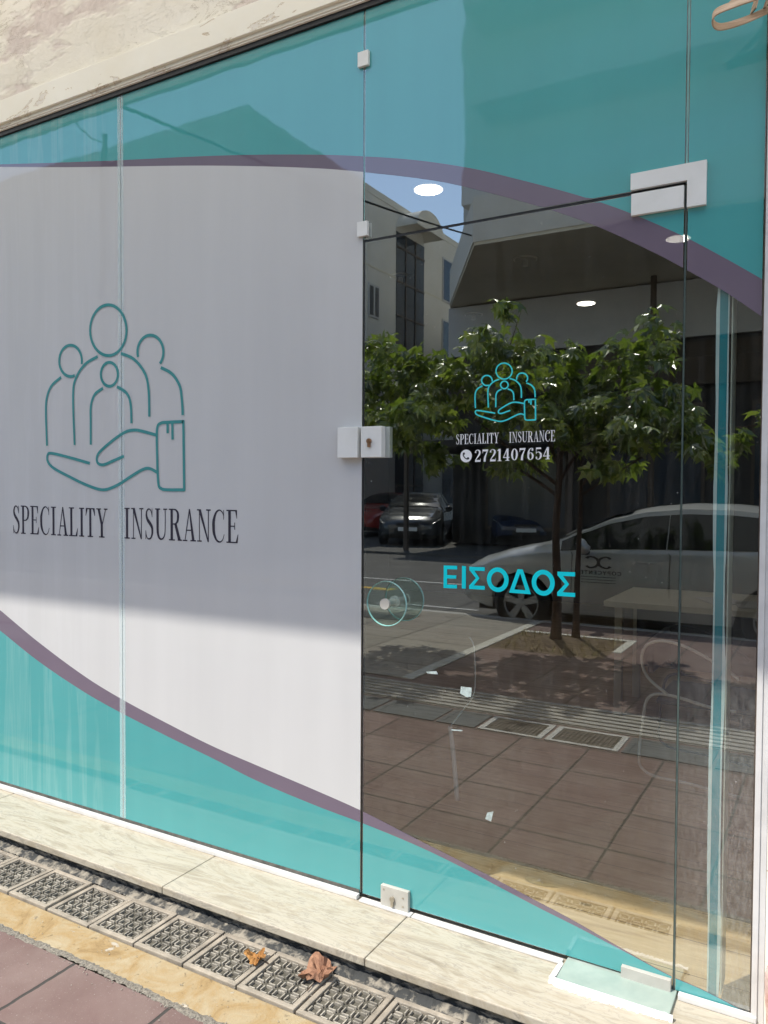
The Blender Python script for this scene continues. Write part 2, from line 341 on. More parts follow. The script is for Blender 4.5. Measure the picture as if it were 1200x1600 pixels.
# ------------------------------------------------------------------ mesh helpers
class MB:
    def __init__(s): s.v = []; s.f = []
    def add(s, vs, fs):
        b = len(s.v); s.v += [tuple(v) for v in vs]; s.f += [tuple(b+i for i in f) for f in fs]
    def box(s, a, b):
        x0, y0, z0 = a; x1, y1, z1 = b
        x0, x1 = min(x0, x1), max(x0, x1); y0, y1 = min(y0, y1), max(y0, y1); z0, z1 = min(z0, z1), max(z0, z1)
        s.add([(x0, y0, z0), (x1, y0, z0), (x1, y1, z0), (x0, y1, z0), (x0, y0, z1), (x1, y0, z1), (x1, y1, z1), (x0, y1, z1)],
              [(3, 2, 1, 0), (4, 5, 6, 7), (0, 1, 5, 4), (1, 2, 6, 5), (2, 3, 7, 6), (3, 0, 4, 7)])
    def prism(s, poly, z0, z1):
        n = len(poly)
        s.add([(x, y, z0) for x, y in poly]+[(x, y, z1) for x, y in poly],
              [tuple(range(n-1, -1, -1)), tuple(range(n, 2*n))]+[(i, (i+1) % n, n+(i+1) % n, n+i) for i in range(n)])
    def tube(s, pts, rad, n=10, cap=True):
        pts = [Vector(p) for p in pts]; rs = rad if isinstance(rad, (list, tuple)) else [rad]*len(pts)
        rings = []; up = Vector((0, 0, 1)); prev = None
        for i, p in enumerate(pts):
            t = (pts[min(i+1, len(pts)-1)]-pts[max(i-1, 0)]).normalized()
            if prev is None:
                a = t.cross(up)
                if a.length < .1: a = t.cross(Vector((1, 0, 0)))
                a.normalize()
            else:
                a = (prev-t*prev.dot(t)).normalized()
            prev = a; b = t.cross(a)
            rings.append([p+(a*math.cos(k*2*math.pi/n)+b*math.sin(k*2*math.pi/n))*rs[i] for k in range(n)])
        vs = [v for r in rings for v in r]; fs = []
        for i in range(len(pts)-1):
            for k in range(n):
                k2 = (k+1) % n; fs.append((i*n+k, i*n+k2, (i+1)*n+k2, (i+1)*n+k))
        if cap: fs += [tuple(range(n-1, -1, -1)), tuple((len(pts)-1)*n+k for k in range(n))]
        s.add(vs, fs)
    def cyl(s, c, axis, r, h, n=24, r2=None):
        c = Vector(c); ax = Vector(axis).normalized(); s.tube([c-ax*h/2, c+ax*h/2], [r, r if r2 is None else r2], n)
    def build(s, name, m, parent=None, smooth=False, bevel=0, loc=None):
        me = bpy.data.meshes.new(name); me.from_pydata(s.v, [], s.f); me.validate(); me.update()
        if smooth:
            me.polygons.foreach_set('use_smooth', [True]*len(me.polygons))
        ms = m if isinstance(m, (list, tuple)) else [m]
        for x in ms: me.materials.append(MT[x] if isinstance(x, str) else x)
        o = bpy.data.objects.new(name, me); COL.objects.link(o)
        if parent is not None: o.parent = parent
        if loc is not None: o.location = loc
        if bevel:
            b = o.modifiers.new('bevel', 'BEVEL'); b.width = bevel; b.segments = 2; b.limit_method = 'ANGLE'
        return o
def sharp(o, ang=35):
    me = o.data
    bm = bmesh.new(); bm.from_mesh(me)
    bmesh.ops.recalc_face_normals(bm, faces=bm.faces)
    for e in bm.edges:
        if len(e.link_faces) == 2 and e.calc_face_angle(0) > R(ang): e.smooth = False
    bm.to_mesh(me); bm.free(); return o
def tag(o, label=None, cat=None, group=None, kind=None):
    if label: o['label'] = label
    if cat: o['category'] = cat
    if group: o['group'] = group
    if kind: o['kind'] = kind
    return o
def thing(name, loc=(0, 0, 0), rz=0, label=None, cat=None, group=None):
    o = bpy.data.objects.new(name, None); COL.objects.link(o); o.location = loc; o.rotation_euler = (0, 0, rz)
    o.empty_display_size = .1
    return tag(o, label, cat, group)
def copy_tree(o, parent=None):
    c = o.copy(); COL.objects.link(c)
    if parent is not None: c.parent = parent
    for ch in [x for x in KIDS.get(o.name, [])]: copy_tree(ch, c)
    return c
KIDS = {}
def index_kids(root):
    KIDS[root.name] = []
    for o in COL.objects:
        if o.parent == root: KIDS[root.name].append(o); index_kids(o)
def rel(parent, mb):   # mesh given in world coordinates, parent's own place taken off
    p = parent.location; mb.v = [(x-p.x, y-p.y, z-p.z) for x, y, z in mb.v]; return mb

ZG = -.07; ZR = -.21

# ================================================================== GROUND
g = MB(); g.box((-400, -400, -1.5), (400, -6.25, ZR)); tag(g.build('road', 'asphalt'), kind='structure')
g = MB(); g.box((-60, -6.12, -1.4), (60, -.66, ZG)); tag(g.build('pavement', 'pavers'), kind='structure')
g = MB(); g.box((-60, -.66, -1.4), (60, -.30, ZG-.03)); g.box((-400, -.30, -1.4), (400, 60, -.12)); tag(g.build('ground', 'cement'), kind='structure')
g = MB(); g.box((-60, -6.25, -1.4), (60, -6.122, ZG+.004)); tag(g.build('kerb', 'kerb', bevel=.012), kind='structure')
g = MB(); g.box((-14, -6.12, ZG-.01), (-2.90, -3.05, ZG+.004)); tag(g.build('side_pavement', 'grey_slabs'), kind='structure')
g = MB()
g.box((-2.90, -6.12, ZG-.01), (-2.80, -3.05, ZG+.007))
g.box((-2.79, -5.52, ZG-.01), (-1.66, -5.45, ZG+.007)); g.box((-1.74, -5.44, ZG-.01), (-1.66, -4.86, ZG+.007))
tag(g.build('pavement_border', 'white_border', bevel=.003), kind='structure')
# tactile strip with real ribs
g = MB(); g.box((-14, -2.96, ZG-.01), (6, -2.50, ZG+.004))
for i in range(6):
    y = -2.92+i*.075; g.box((-14, y, ZG+.004), (6, y+.034, ZG+.011))
for i in range(-34, 15): pass
tag(g.build('tactile_strip', 'tactile'), kind='structure')
g = MB()
nx, ny = 40, 34; vs = []; fs = []
for j in range(ny+1):
    for i in range(nx+1):
        x = -2.79+1.05*i/nx; y = -5.45+.95*j/ny
        ed = min(i, nx-i, j, ny-j)/6.0
        d1 = math.hypot(x+2.3, y+5.0); h = .05*math.exp(-d1*d1/.06)+.012*random.random()
        vs.append((x, y, ZG+.006-.012+(h if ed > 0 else 0)*min(1, ed)))
for j in range(ny):
    for i in range(nx): a = j*(nx+1)+i; fs.append((a, a+1, a+nx+2, a+nx+1))
g.add(vs, fs); o = g.build('soil', 'soil', smooth=True); tag(o, kind='structure')
o.location.z = .006
# weeds and dead twigs in the pit
g = MB()
for i in range(420):
    x = random.uniform(-2.75, -1.78); y = random.uniform(-5.42, -4.55); L = random.uniform(.03, .10); a = random.uniform(0, 6.28)
    e = (x+math.cos(a)*L*.7, y+math.sin(a)*L*.7, ZG+random.uniform(.02, .08)); wv = .004
    g.add([(x-wv, y, ZG+.0), (x+wv, y, ZG+.0), e], [(0, 1, 2)])
tag(g.build('dry_grass', rough_mat('dry grass', (.30, .24, .10), (.42, .36, .16), 20)), 'dry grass and twigs scattered over the soil of the tree pit', 'grass', kind='stuff')
# road paint
g = MB(); g.box((-9.5, -8.75, ZR), (-6.1, -8.60, ZR+.004)); tag(g.build('road_marking', 'yellow'), kind='structure')
g = MB(); g.box((-12, -9.9, ZR), (-4.6, -9.8, ZR+.004)); g.box((-5.6, -7.4, ZR), (-4.1, -7.32, ZR+.004)); tag(g.build('road_marking', 'paint_white'), kind='structure')
g = MB(); g.box((-60, -45, -1.4), (60, -14.6, ZR+.06)); tag(g.build('opposite_pavement', 'asphalt'), kind='structure')

# drain slot covers seen in the reflection
def slot_cover(x0, x1, kind, label):
    t = thing('drain_cover' if kind != 'grate' else 'slotted_grate', (x0, -2.46, ZG), label=label, cat='drain cover', group='covers along the ribbed strip')
    f = MB(); L = x1-x0; H = .30
    for a, b in (((0, 0), (L, .03)), ((0, H-.03), (L, H)), ((0, .03), (.035, H-.03)), ((L-.035, .03), (L, H-.03))):
        f.box((a[0], a[1], -.01), (b[0], b[1], .006))
    f.build('frame', 'kerb' if kind == 'grate' else 'cover', t, bevel=.001)
    if kind == 'grate':
        b = MB(); nn = 13
        for i in range(nn):
            x = .04+(L-.08)*i/nn; b.box((x, .032, -.01), (x+(L-.08)/nn*.5, H-.032, .004))
        b.build('bars', 'iron', t)
        d = MB(); d.box((.036, .031, -.012), (L-.036, H-.031, .0008)); d.build('channel', 'grate_pit', t)
    else:
        d = MB(); d.box((.036, .031, -.01), (L-.036, H-.031, .004)); d.build('panel', 'cover', t)
    return t
slot_cover(-3.10, -2.64, 'c', 'dark square utility cover by the ribbed strip, leftmost')
slot_cover(-2.62, -2.18, 'c', 'dark utility cover under the leaf shadow left of the reflected chair pole')
slot_cover(-2.16, -1.90, 'c', 'narrow dark utility cover beside the first slotted grate')
slot_cover(-1.88, -1.48, 'grate', 'slotted rusty grate partly in tree shadow beside the ribbed strip')
slot_cover(-1.46, -1.04, 'grate', 'sunlit slotted rusty grate below the ribbed strip')
slot_cover(-1.02, -.56, 'c', 'smooth dark grey cover plate right of the sunlit grate')
slot_cover(-.54, -.10, 'c', 'rightmost dark grey cover plate by the door post')
t = thing('dark_ground_patch', (-4.62, -5.55, ZG+.004), label='dark rectangle on the grey slabs near the kerb', cat='manhole cover')  # flat dark rectangle with a rim and a darker centre
f = MB(); f.box((-.5, -.22, 0), (.5, .22, .004)); f.build('frame', 'iron', t)
f = MB(); f.box((-.47, -.19, .0042), (.47, .19, .008)); f.build('patch_centre', 'black', t)

# ================================================================== DOORSTEP EDGE: real grates row
g = MB()
vs = []; nx = 300
g.box((-6, -.640, ZG-.2), (1.0, -.505, ZG+.0))
yst = g.build('stone_edging', 'yellow_stone', bevel=.006)
tag(yst, 'worn yellow stone strip between the grates and the red pavers', 'stone edging')
# ragged cement joint between the strip and the pavers
g = MB(); prof = []
nn = 700
for i in range(nn+1):
    x = -6+7.0*i/nn
    prof.append((x, -.641+.004*math.sin(x*9)+random.uniform(-.004, .004), -.682+.005*math.sin(x*6.3+1)+random.uniform(-.005, .005)))
vs = []; fs = []
for i, (x, a, b) in enumerate(prof):
    m_ = (a+b)/2
    a += .006; b += .022; vs += [(x, a, ZG+.0005), (x, (a+b)/2, ZG+.0012+random.uniform(0, .0025)), (x, b, ZG+.0004)]
    if i:
        k = i*3; fs += [(k-3, k-2, k+1, k), (k-2, k-1, k+2, k+1)]
g.add(vs, fs); tag(g.build('mortar_joint', rough_mat('grey grit', (.09, .08, .065), (.30, .27, .22), 130, .95, .9, .006, 160)), 'crumbly grey mortar line along the edge of the red pavers', 'mortar')
g = MB(); vs = []; fs = []
for i in range(nn+1):
    x = -6+7.0*i/nn
    a = -.285; b = -.303+random.uniform(-.006, .004)+.004*math.sin(x*13)
    vs += [(x, a+.02, ZG+.012+random.uniform(-.004, .004)), (x, (a+b)/2, ZG+.004+random.uniform(-.002, .003)), (x, b, ZG+.001)]
    if i:
        k = i*3; fs += [(k-3, k-2, k+1, k), (k-2, k-1, k+2, k+1)]
g.add(vs, fs); tag(g.build('mortar_joint', rough_mat('tan mortar', (.045, .046, .044), (.27, .24, .19), 24, stops=(.46, .60), rough=.95)), 'dark flaking mortar line under the front of the marble step', 'mortar')

def grate_proto():
    t = thing('drain_grate', (0, 0, ZG))
    W = .204; D = .198
    f = MB()
    b = .017
    f.box((0, 0, -.02), (W, b, .006)); f.box((0, D-b, -.02), (W, D, .006)); f.box((0, b, -.02), (b, D-b, .006)); f.box((W-b, b, -.02), (W, D-b, .006))
    f.build('frame', 'grate_frame', t, bevel=.0025)
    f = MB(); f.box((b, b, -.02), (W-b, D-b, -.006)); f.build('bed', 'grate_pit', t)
    f = MB(); n = 4; cw = (W-2*b)/n; cd = (D-2*b)/n
    for i in range(n):
        for j in range(n):
            cx = b+cw*(i+.5); cy = b+cd*(j+.5); q = .0168; e = .0042; c = .006
            # raised rounded outline, sides only, corners cut
            f.box((cx-q+c, cy-q, -.007), (cx+q-c, cy-q+e, .003)); f.box((cx-q+c, cy+q-e, -.007), (cx+q-c, cy+q, .003))
            f.box((cx-q, cy-q+c, -.007), (cx-q+e, cy+q-c, .003)); f.box((cx+q-e, cy-q+c, -.007), (cx+q, cy+q-c, .003))
    f.build('grid', 'grate', t, bevel=.0007)
    return t
gp = grate_proto(); index_kids(gp)
pitch = .2105
xs = [-1.488+k*pitch for k in range(-12, 9)]
names = {0: 'grate with a small ochre leaf on it', 1: 'grate with the big brown leaf lying on it', 2: 'grate just right of the big brown leaf', -1: 'grate just left of the small ochre leaf',
         -2: 'second grate left of the small ochre leaf', -3: 'third grate left of the small ochre leaf', -4: 'fourth grate left of the small ochre leaf', -5: 'fifth grate left of the small ochre leaf',
         -6: 'sixth grate left of the ochre leaf, cut by the left picture edge', 3: 'second grate right of the big brown leaf', 4: 'third grate right of the big brown leaf, at the bottom picture edge'}
first = True
for k in range(-7, 5):
    o = gp if first else copy_tree(gp); first = False
    o.location = (-1.488+k*pitch-.0, -.502, ZG+random.uniform(-.003, .001)); o.rotation_euler = (random.uniform(-.015, .012), random.uniform(-.012, .012), random.uniform(-.014, .014))
    tag(o, 'dusty grey '+names.get(k, 'grate at the left end of the row, just outside the photo'), 'drain grate', 'drain grates in a row by the marble step')

# ================================================================== SHOP BUILDING
B = thing('shop_building', (0, 0, 0), label='cream building front with peeling plaster above the glass shopfront', cat='building')
g = MB(); g.box((-12, -.004, 3.085), (8, .35, 3.80)); g.box((-12, -.004, -.07), (-5.6, .35, 3.085)); g.box((.30, .02, -.3), (8, .35, 3.085)); g.build('wall', 'plaster', B)
g = MB(); g.box((-5.6, -.030, 2.985), (.6, .34, 3.085)); g.box((-5.6, -.018, 2.962), (.6, .339, 2.985)); g.box((-5.6, -.022, 2.9685), (.6, -.0181, 2.972)); g.build('lintel', 'lintel', B, bevel=.004)
g = MB(); g.box((-14, .0, 3.81), (9, .6, 14)); g.build('upper_wall', 'beige', B)
m_c, n_c, out_c = mat('cream awning canvas')
df = N(n_c, 'ShaderNodeBsdfDiffuse'); df.inputs[0].default_value = (.80, .72, .56, 1); tl = N(n_c, 'ShaderNodeBsdfTranslucent'); tl.inputs[0].default_value = (.95, .90, .80, 1)
mx = N(n_c, 'ShaderNodeMixShader'); mx.inputs[0].default_value = .92; n_c.links.new(df.outputs[0], mx.inputs[1]); n_c.links.new(tl.outputs[0], mx.inputs[2]); n_c.links.new(mx.outputs[0], out_c.inputs[0])
AW = thing('awning', (-2.4, 0, 3.95), label='cream canvas awning shading the top of the shopfront, mirrored along the upper glass edge', cat='awning')
g = MB(); vs = []; fs = []; nn = 60
for i in range(nn+1):
    x = -9+13.0*i/nn
    for j in range(9): v = j/8; vs.append((x, -.02-1.67*v, 4.66-.52*v-.03*math.sin(math.pi*v)))
    if i:
        k = i*9; fs += [(k-9+a, k-8+a, k+1+a, k+a) for a in range(8)]
g.add(vs, fs); rel(AW, g).build('canvas', m_c, AW, smooth=True)
g = MB(); g.box((-9, -1.72, 4.06), (4, -1.68, 4.15)); rel(AW, g).build('front_bar', 'alu_white', AW)
for x in (-8.5, -4.9, .9, 3.6):
    g = MB(); g.tube([(x, -.03, 4.12), (x, -1.69, 4.11)], .018, 8); rel(AW, g).build('arm', 'alu_white', AW)
# right jamb: plaster, flaking
g = MB(); vs = []; fs = []
nxj, nzj = 16, 130
for j in range(nzj+1):
    for i in range(nxj+1):
        x = -.145+.445*i/nxj; z = -.12+3.1*j/nzj
        d = (.004*random.random() if 0 < i else 0)+(.006*max(0, math.sin(z*7+x*20)) if z < .8 and i > 2 else 0)
        vs.append((x, -.012-d, z))
for j in range(nzj):
    for i in range(nxj): a = j*(nxj+1)+i; fs.append((a, a+1, a+nxj+2, a+nxj+1))
g.add(vs, fs); g.box((-.145, -.0115, -.12), (.30, .30, 2.96)); g.build('jamb', 'lintel', B)
# marble step in slabs with joints at x = -2.0 and -1.18
def sill(x0, x1):
    g = MB(); g.box((x0+.0012, -.288, -.026), (x1-.0012, .03, 0)); return g.build('sill', 'marble', B, bevel=.0035)
for a, b in ((-5.6, -3.2), (-3.2, -2.005), (-2.005, -1.185), (-1.185, .3)): sill(a, b)
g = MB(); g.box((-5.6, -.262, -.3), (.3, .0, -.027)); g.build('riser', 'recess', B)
# interior
g = MB(); g.box((-5.6, .031, -.20), (3.0, 7.6, -.045)); g.build('floor', 'wood', B)
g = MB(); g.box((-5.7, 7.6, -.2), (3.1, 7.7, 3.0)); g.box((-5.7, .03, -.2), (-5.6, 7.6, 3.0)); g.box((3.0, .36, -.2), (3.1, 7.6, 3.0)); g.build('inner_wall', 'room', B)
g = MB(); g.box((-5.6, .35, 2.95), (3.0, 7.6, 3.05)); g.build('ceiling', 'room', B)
# black gasket lines
g = MB(); g.box((-5.6, -.010, 2.944), (-.155, .02, 2.962)); g.build('gasket', 'black', B)
# right post
P = tag(MB(), None) if False else None
t = thing('door_post', (-.165, 0, 0), label='white aluminium post between the last glass pane and the right jamb', cat='post')
g = MB(); g.box((-.1755, -.016, -.01), (-.1612, .03, 2.944)); g.box((-.1612, -.012, -.01), (-.1455, .03, 2.944)); rel(t, g).build('profile', 'alu_white', t, bevel=.0015)
g = MB(); g.box((-.1795, -.002, -.0), (-.1757, .03, 2.944)); rel(t, g).build('seal', 'iron', t)

# channels at the foot of the glass
def channel(x0, x1, label, h=.016, w=.022):
    g = MB(); g.box((x0, -w, .0005), (x1, -.003, h)); o = g.build('glass_channel', 'alu_white', bevel=.0015)
    tag(o, label, 'channel', 'white channels under the glass')
channel(-5.6, -1.378, 'long white channel under the two left panes, ending at the door')
channel(-1.366, -1.172, 'short bright white channel under the floor lock corner of the door', .007, .028)
channel(-1.168, -.675, 'white channel on the marble under the middle of the door', .007, .028)
channel(-.355, -.162, 'short white channel under the narrow right pane', .016, .022)
g = MB(); g.box((-5.6, -.0032, .0165), (-1.38, -.0004, .027)); 
tag(g.build('rubber_gasket', rough_mat('grey rubber', (.05, .05, .045), (.14, .13, .11), 30)), 'dark rubber strip under the left panes', 'gasket')

# door floor plate with caulk
t = thing('floor_plate', (-.51, -.06, 0), label='pale green floor plate edged in messy white caulk under the door hinge', cat='plate')
g = MB(); g.box((-.665, -.115, .0005), (-.36, .02, .012)); rel(t, g).build('plate', 'green_plate', t, bevel=.002)
g = MB(); vs = []; fs = []; nn = 130
for i in range(nn+1):
    u = i/nn
    if u < .22: q = u/.22; px, py = -.672+.0*q, -.035-.08*q
    else: q = (u-.22)/.78; px, py = -.672+.322*q, -.118
    wd = .017*(.4+.6*math.sin(math.pi*min(1, u*1.05))) + random.uniform(-.004, .005)
    dx, dy = (-1, 0) if u < .2 else ((-.7, -.7) if u < .26 else (0, -1))
    vs += [(px-dx*.006, py-dy*.006, .0125), (px+dx*wd*.35, py+dy*wd*.35, .014+random.uniform(0, .006)), (px+dx*wd*.8, py+dy*wd*.8, .006+random.uniform(0, .004)), (px+dx*wd, py+dy*wd, .0004)]
    if i:
        k = i*4; fs += [(k-4+a, k-3+a, k+1+a, k+a) for a in range(3)]
g.add(vs, fs); rel(t, g).build('caulk', 'caulk', t, smooth=True)

# ================================================================== PLANES OF FILM
UT = [(-6, 2.85), (-4.2, 2.75)]  # placeholders for far left, outside the frame
def onP(x, y):   # photograph pixel of a mark on the glass -> place on the shopfront plane
    v = right*(x-600)+down*(y-800)+fwd*1234
    tt = -CAM.y/v.y; return (CAM.x+tt*v.x, CAM.z+tt*v.z)
def curve(px):
    pts = sorted(onP(*p) for p in px)
    def f(X):
        if X <= pts[0][0]:
            s = (pts[1][1]-pts[0][1])/(pts[1][0]-pts[0][0]); return pts[0][1]+s*(X-pts[0][0])*.6
        for k, ((a, b), (c, d)) in enumerate(zip(pts, pts[1:])):
            if X <= c:
                p0 = pts[max(k-1, 0)]; p3 = pts[min(k+2, len(pts)-1)]
                t_ = (X-a)/(c-a)
                m1 = (d-p0[1])/(c-p0[0]) if c != p0[0] else 0; m2 = (p3[1]-b)/(p3[0]-a) if p3[0] != a else 0
                h = c-a; t2 = t_*t_; t3 = t2*t_
                return (2*t3-3*t2+1)*b+(t3-2*t2+t_)*h*m1+(-2*t3+3*t2)*d+(t3-t2)*h*m2
        s = (pts[-1][1]-pts[-2][1])/(pts[-1][0]-pts[-2][0]); return pts[-1][1]+s*(X-pts[-1][0])
    return f
cA = curve([(0, 256.5), (100, 253.5), (200, 249.5), (300, 244.5), (400, 241.5), (500, 241.5), (568, 244), (650, 250), (735, 262.5), (800, 277.5), (900, 304), (975, 329), (1065, 367.5), (1140, 407), (1190, 435.5)])
cB = curve([(0, 260.5), (100, 261), (190, 260), (300, 258.5), (400, 259.5), (500, 263), (568, 268.5), (667, 280), (720, 290), (840, 321.5), (928, 351.5), (1020, 393.5), (1074, 422), (1134, 456.5), (1189, 493.4)])
cC = curve([(0, 953), (60, 1003), (133, 1057), (190, 1092), (267, 1133), (333, 1166), (400, 1195), (500, 1237.5), (568, 1268), (650, 1310), (747, 1359), (840, 1408), (900, 1440), (987, 1490.5), (1044, 1522), (1098, 1545.5), (1166, 1581)])
cD = curve([(0, 985), (60, 1033), (133, 1082), (190, 1114), (267, 1153), (333, 1185), (400, 1219), (500, 1261), (568, 1286.5), (656, 1323), (732, 1360), (780, 1385.5), (840, 1417), (900, 1447), (987, 1492.5), (1044, 1523), (1098, 1546.5), (1166, 1581.7)])
ZT = 2.944
def strip(x0, x1, fa, fb, z0, z1, y, name, m, parent, step=.02):
    n = max(2, int((x1-x0)/step)); g = MB(); prev = None; any_ = False
    for i in range(n+1):
        X = x0+(x1-x0)*i/n; a = min(max(fa(X), z0), z1); b = min(max(fb(X), z0), z1)
        if prev and (b-a > 1e-5 or prev[2]-prev[1] > 1e-5):
            g.add([(prev[0], y, prev[1]), (X, y, a), (X, y, b), (prev[0], y, prev[2])], [(0, 1, 2, 3)]); any_ = True
        prev = (X, a, b)
    if any_: return rel(parent, g).build(name, m, parent)
def pane(x0, x1, z0, z1, name, label, cat, white=False, group=None):
    t = thing(name, ((x0+x1)/2, 0, z0), label=label, cat=cat, group=group)
    th = .010
    g = MB(); g.add([(x0, 0, z0), (x1, 0, z0), (x1, 0, z1), (x0, 0, z1), (x0, th, z0), (x1, th, z0), (x1, th, z1), (x0, th, z1)],
                    [(0, 1, 2, 3), (5, 4, 7, 6), (4, 5, 1, 0), (5, 6, 2, 1), (6, 7, 3, 2), (7, 4, 0, 3)])
    o = rel(t, g).build('pane', ['glass', 'glass_back', 'glass_edge'], t)
    for k, p in enumerate(o.data.polygons): p.material_index = 0 if k == 0 else (1 if k == 1 else 2)
    # object-space dust needs world placing: move the mesh origin to the scene's
    o.location = (-t.location.x, -t.location.y, -t.location.z)
    o.data.transform(Matrix.Translation(t.location))
    hi = lambda X: 99; lo = lambda X: -99
    e = .002
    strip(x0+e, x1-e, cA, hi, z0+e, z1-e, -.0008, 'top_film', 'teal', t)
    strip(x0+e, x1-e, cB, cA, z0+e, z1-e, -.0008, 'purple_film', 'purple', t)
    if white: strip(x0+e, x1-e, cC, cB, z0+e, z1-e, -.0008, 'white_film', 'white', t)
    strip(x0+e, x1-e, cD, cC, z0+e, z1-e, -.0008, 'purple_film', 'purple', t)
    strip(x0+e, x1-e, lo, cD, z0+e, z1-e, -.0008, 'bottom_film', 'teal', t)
    return t
XJ, XD0, XD1, XR = -2.518, -1.3725, -.3695, -.180
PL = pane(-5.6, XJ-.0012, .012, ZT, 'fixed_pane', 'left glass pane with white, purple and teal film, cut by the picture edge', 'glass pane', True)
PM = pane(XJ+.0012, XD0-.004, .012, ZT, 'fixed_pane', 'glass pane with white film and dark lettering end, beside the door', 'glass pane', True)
TR = pane(XD0, XD1-.003, 2.198, ZT, 'transom_pane', 'glass pane over the door, mostly teal film', 'glass pane')
DR = pane(XD0+.003, XD1-.003, .016, 2.190, 'glass_door', 'clear frameless glass door with phone number and teal lower corner', 'door')
PR = pane(XD1+.003, XR, .012, ZT, 'fixed_pane', 'narrow glass pane right of the door by the white post', 'glass pane')
# the upright joint between the two left panes
g = MB(); g.box((XJ-.016, -.0022, .014), (XJ+.016, -.0012, ZT-.002))
m, n, out = mat('milky joint tape')
df = N(n, 'ShaderNodeBsdfDiffuse'); df.inputs[0].default_value = (.80, .93, .93, 1); tr = N(n, 'ShaderNodeBsdfTransparent'); mx = N(n, 'ShaderNodeMixShader'); mx.inputs[0].default_value = .80
n.links.new(df.outputs[0], mx.inputs[1]); n.links.new(tr.outputs[0], mx.inputs[2]); n.links.new(mx.outputs[0], out.inputs[0])
tag(g.build('joint_strip', m), 'pale upright joint strip between the two left panes', 'joint strip')
# dark strips that stand for the shaded gaps round the door
g = MB(); g.box((XD0-.0035, .001, .012), (XD0+.0025, .009, 2.2)); g.box((XD0+.0025, .001, 2.1905), (XD1-.003, .009, 2.1975))
kg = g; g = MB(); g.box((XD1-.0024, .001, .012), (XD1+.0024, .009, 2.19)); tag(g.build('door_gap_strip', 'door_gap'), 'thin grey green gap line down the hinge side of the door', 'gasket', 'gaps round the door'); g = kg
tag(g.build('door_gap_strip', 'black'), 'thin black strip drawn for the dark gap on the lock side and top of the glass door', 'gasket', 'gaps round the door')
g = MB(); g.box((XD1-.0027, .001, 2.1977), (XD1+.0027, .009, ZT-.002)); tag(g.build('silicone_seam', 'seam'), 'thin pale silicone seam right of the pane over the door', 'seam', 'silicone seams')
g = MB(); g.box((XD0-.0035, .001, 2.2002), (XD0-.0005, .009, ZT-.002)); tag(g.build('silicone_seam', 'seam'), 'thin pale silicone seam between the clamps, left of the pane over the door', 'seam', 'silicone seams')

# inner glass fin behind the narrow pane
t = thing('glass_fin', (-.27, .02, 0), label='upright teal glass fin with uneven silicone edges behind the right pane', cat='glass fin')
g = MB(); g.box((-.283, .012, .016), (-.262, .15, ZT-.002))
o = rel(t, g).build('fin', rough_mat('teal cut glass edge', (.015, .22, .26), (.04, .32, .36), 3, .12, .05, .001), t)
def bead(x, s, seed):
    random.seed(seed); g = MB(); vs = []; fs = []; n = 150; wv = .004; tgt = .004
    for i in range(n+1):
        z = .02+2.9*i/n
        if i % 12 == 0: tgt = random.choice([.003, .004, .004, .0065, .009])
        wv += (tgt-wv)*.25
        vs += [(x, .0112, z), (x+s*wv, .0112, z), (x+s*wv*.6, .016, z)]
        if i:
            k = i*3; fs += [(k-3, k-2, k+1, k), (k-2, k-1, k+2, k+1)]
    g.add(vs, fs); return g
rel(t, bead(-.2825, -1, 3)).build('silicone_bead', rough_mat('pale silicone', (.50, .66, .62), (.62, .76, .72), 14, .4), t)
rel(t, bead(-.2625, 1, 5)).build('silicone_bead', bpy.data.materials['pale silicone'], t)
g = MB(); g.box((-.2535, .011, .03), (-.2505, .10, 2.93)); rel(t, g).build('second_fin', rough_mat('cream fin edge', (.38, .42, .34), (.48, .52, .42), 10, .3), t)
random.seed(21)

# ------------------------------------------------------------------ lettering helpers (flat polygons in a unit box)
def cat(pts, wds, n=8):
    P = [Vector((p[0], p[1])) for p in pts]; out = []; ws = []
    for i in range(len(P)-1):
        p0 = P[max(i-1, 0)]; p1 = P[i]; p2 = P[i+1]; p3 = P[min(i+2, len(P)-1)]
        for k in range(n):
            t_ = k/n
            out.append(.5*((2*p1)+(-p0+p2)*t_+(2*p0-5*p1+4*p2-p3)*t_*t_+(-p0+3*p1-3*p2+p3)*t_**3)); ws.append(wds[i]+(wds[i+1]-wds[i])*t_)
    out.append(P[-1]); ws.append(wds[-1]); return out, ws
def rib(pts, wds, n=8, smooth=True, asp=1.0):
    if not isinstance(wds, (list, tuple)): wds = [wds]*len(pts)
    P, W = cat(pts, wds, n) if smooth else ([Vector(p) for p in pts], list(wds))
    L = []; Rr = []
    closed = (P[0]-P[-1]).length < 1e-6
    for i, p in enumerate(P):
        if closed and i in (0, len(P)-1): t_ = P[1]-P[-2]
        else: t_ = P[min(i+1, len(P)-1)]-P[max(i-1, 0)]
        t_ = Vector((t_.x, t_.y*asp)).normalized(); nn_ = Vector((-t_.y, t_.x/asp))
        L.append(p+nn_*W[i]/2); Rr.append(p-nn_*W[i]/2)
    return [[L[i], Rr[i], Rr[i+1], L[i+1]] for i in range(len(P)-1)]
def rect(x0, y0, x1, y1): return [[(x0, y0), (x1, y0), (x1, y1), (x0, y1)]]
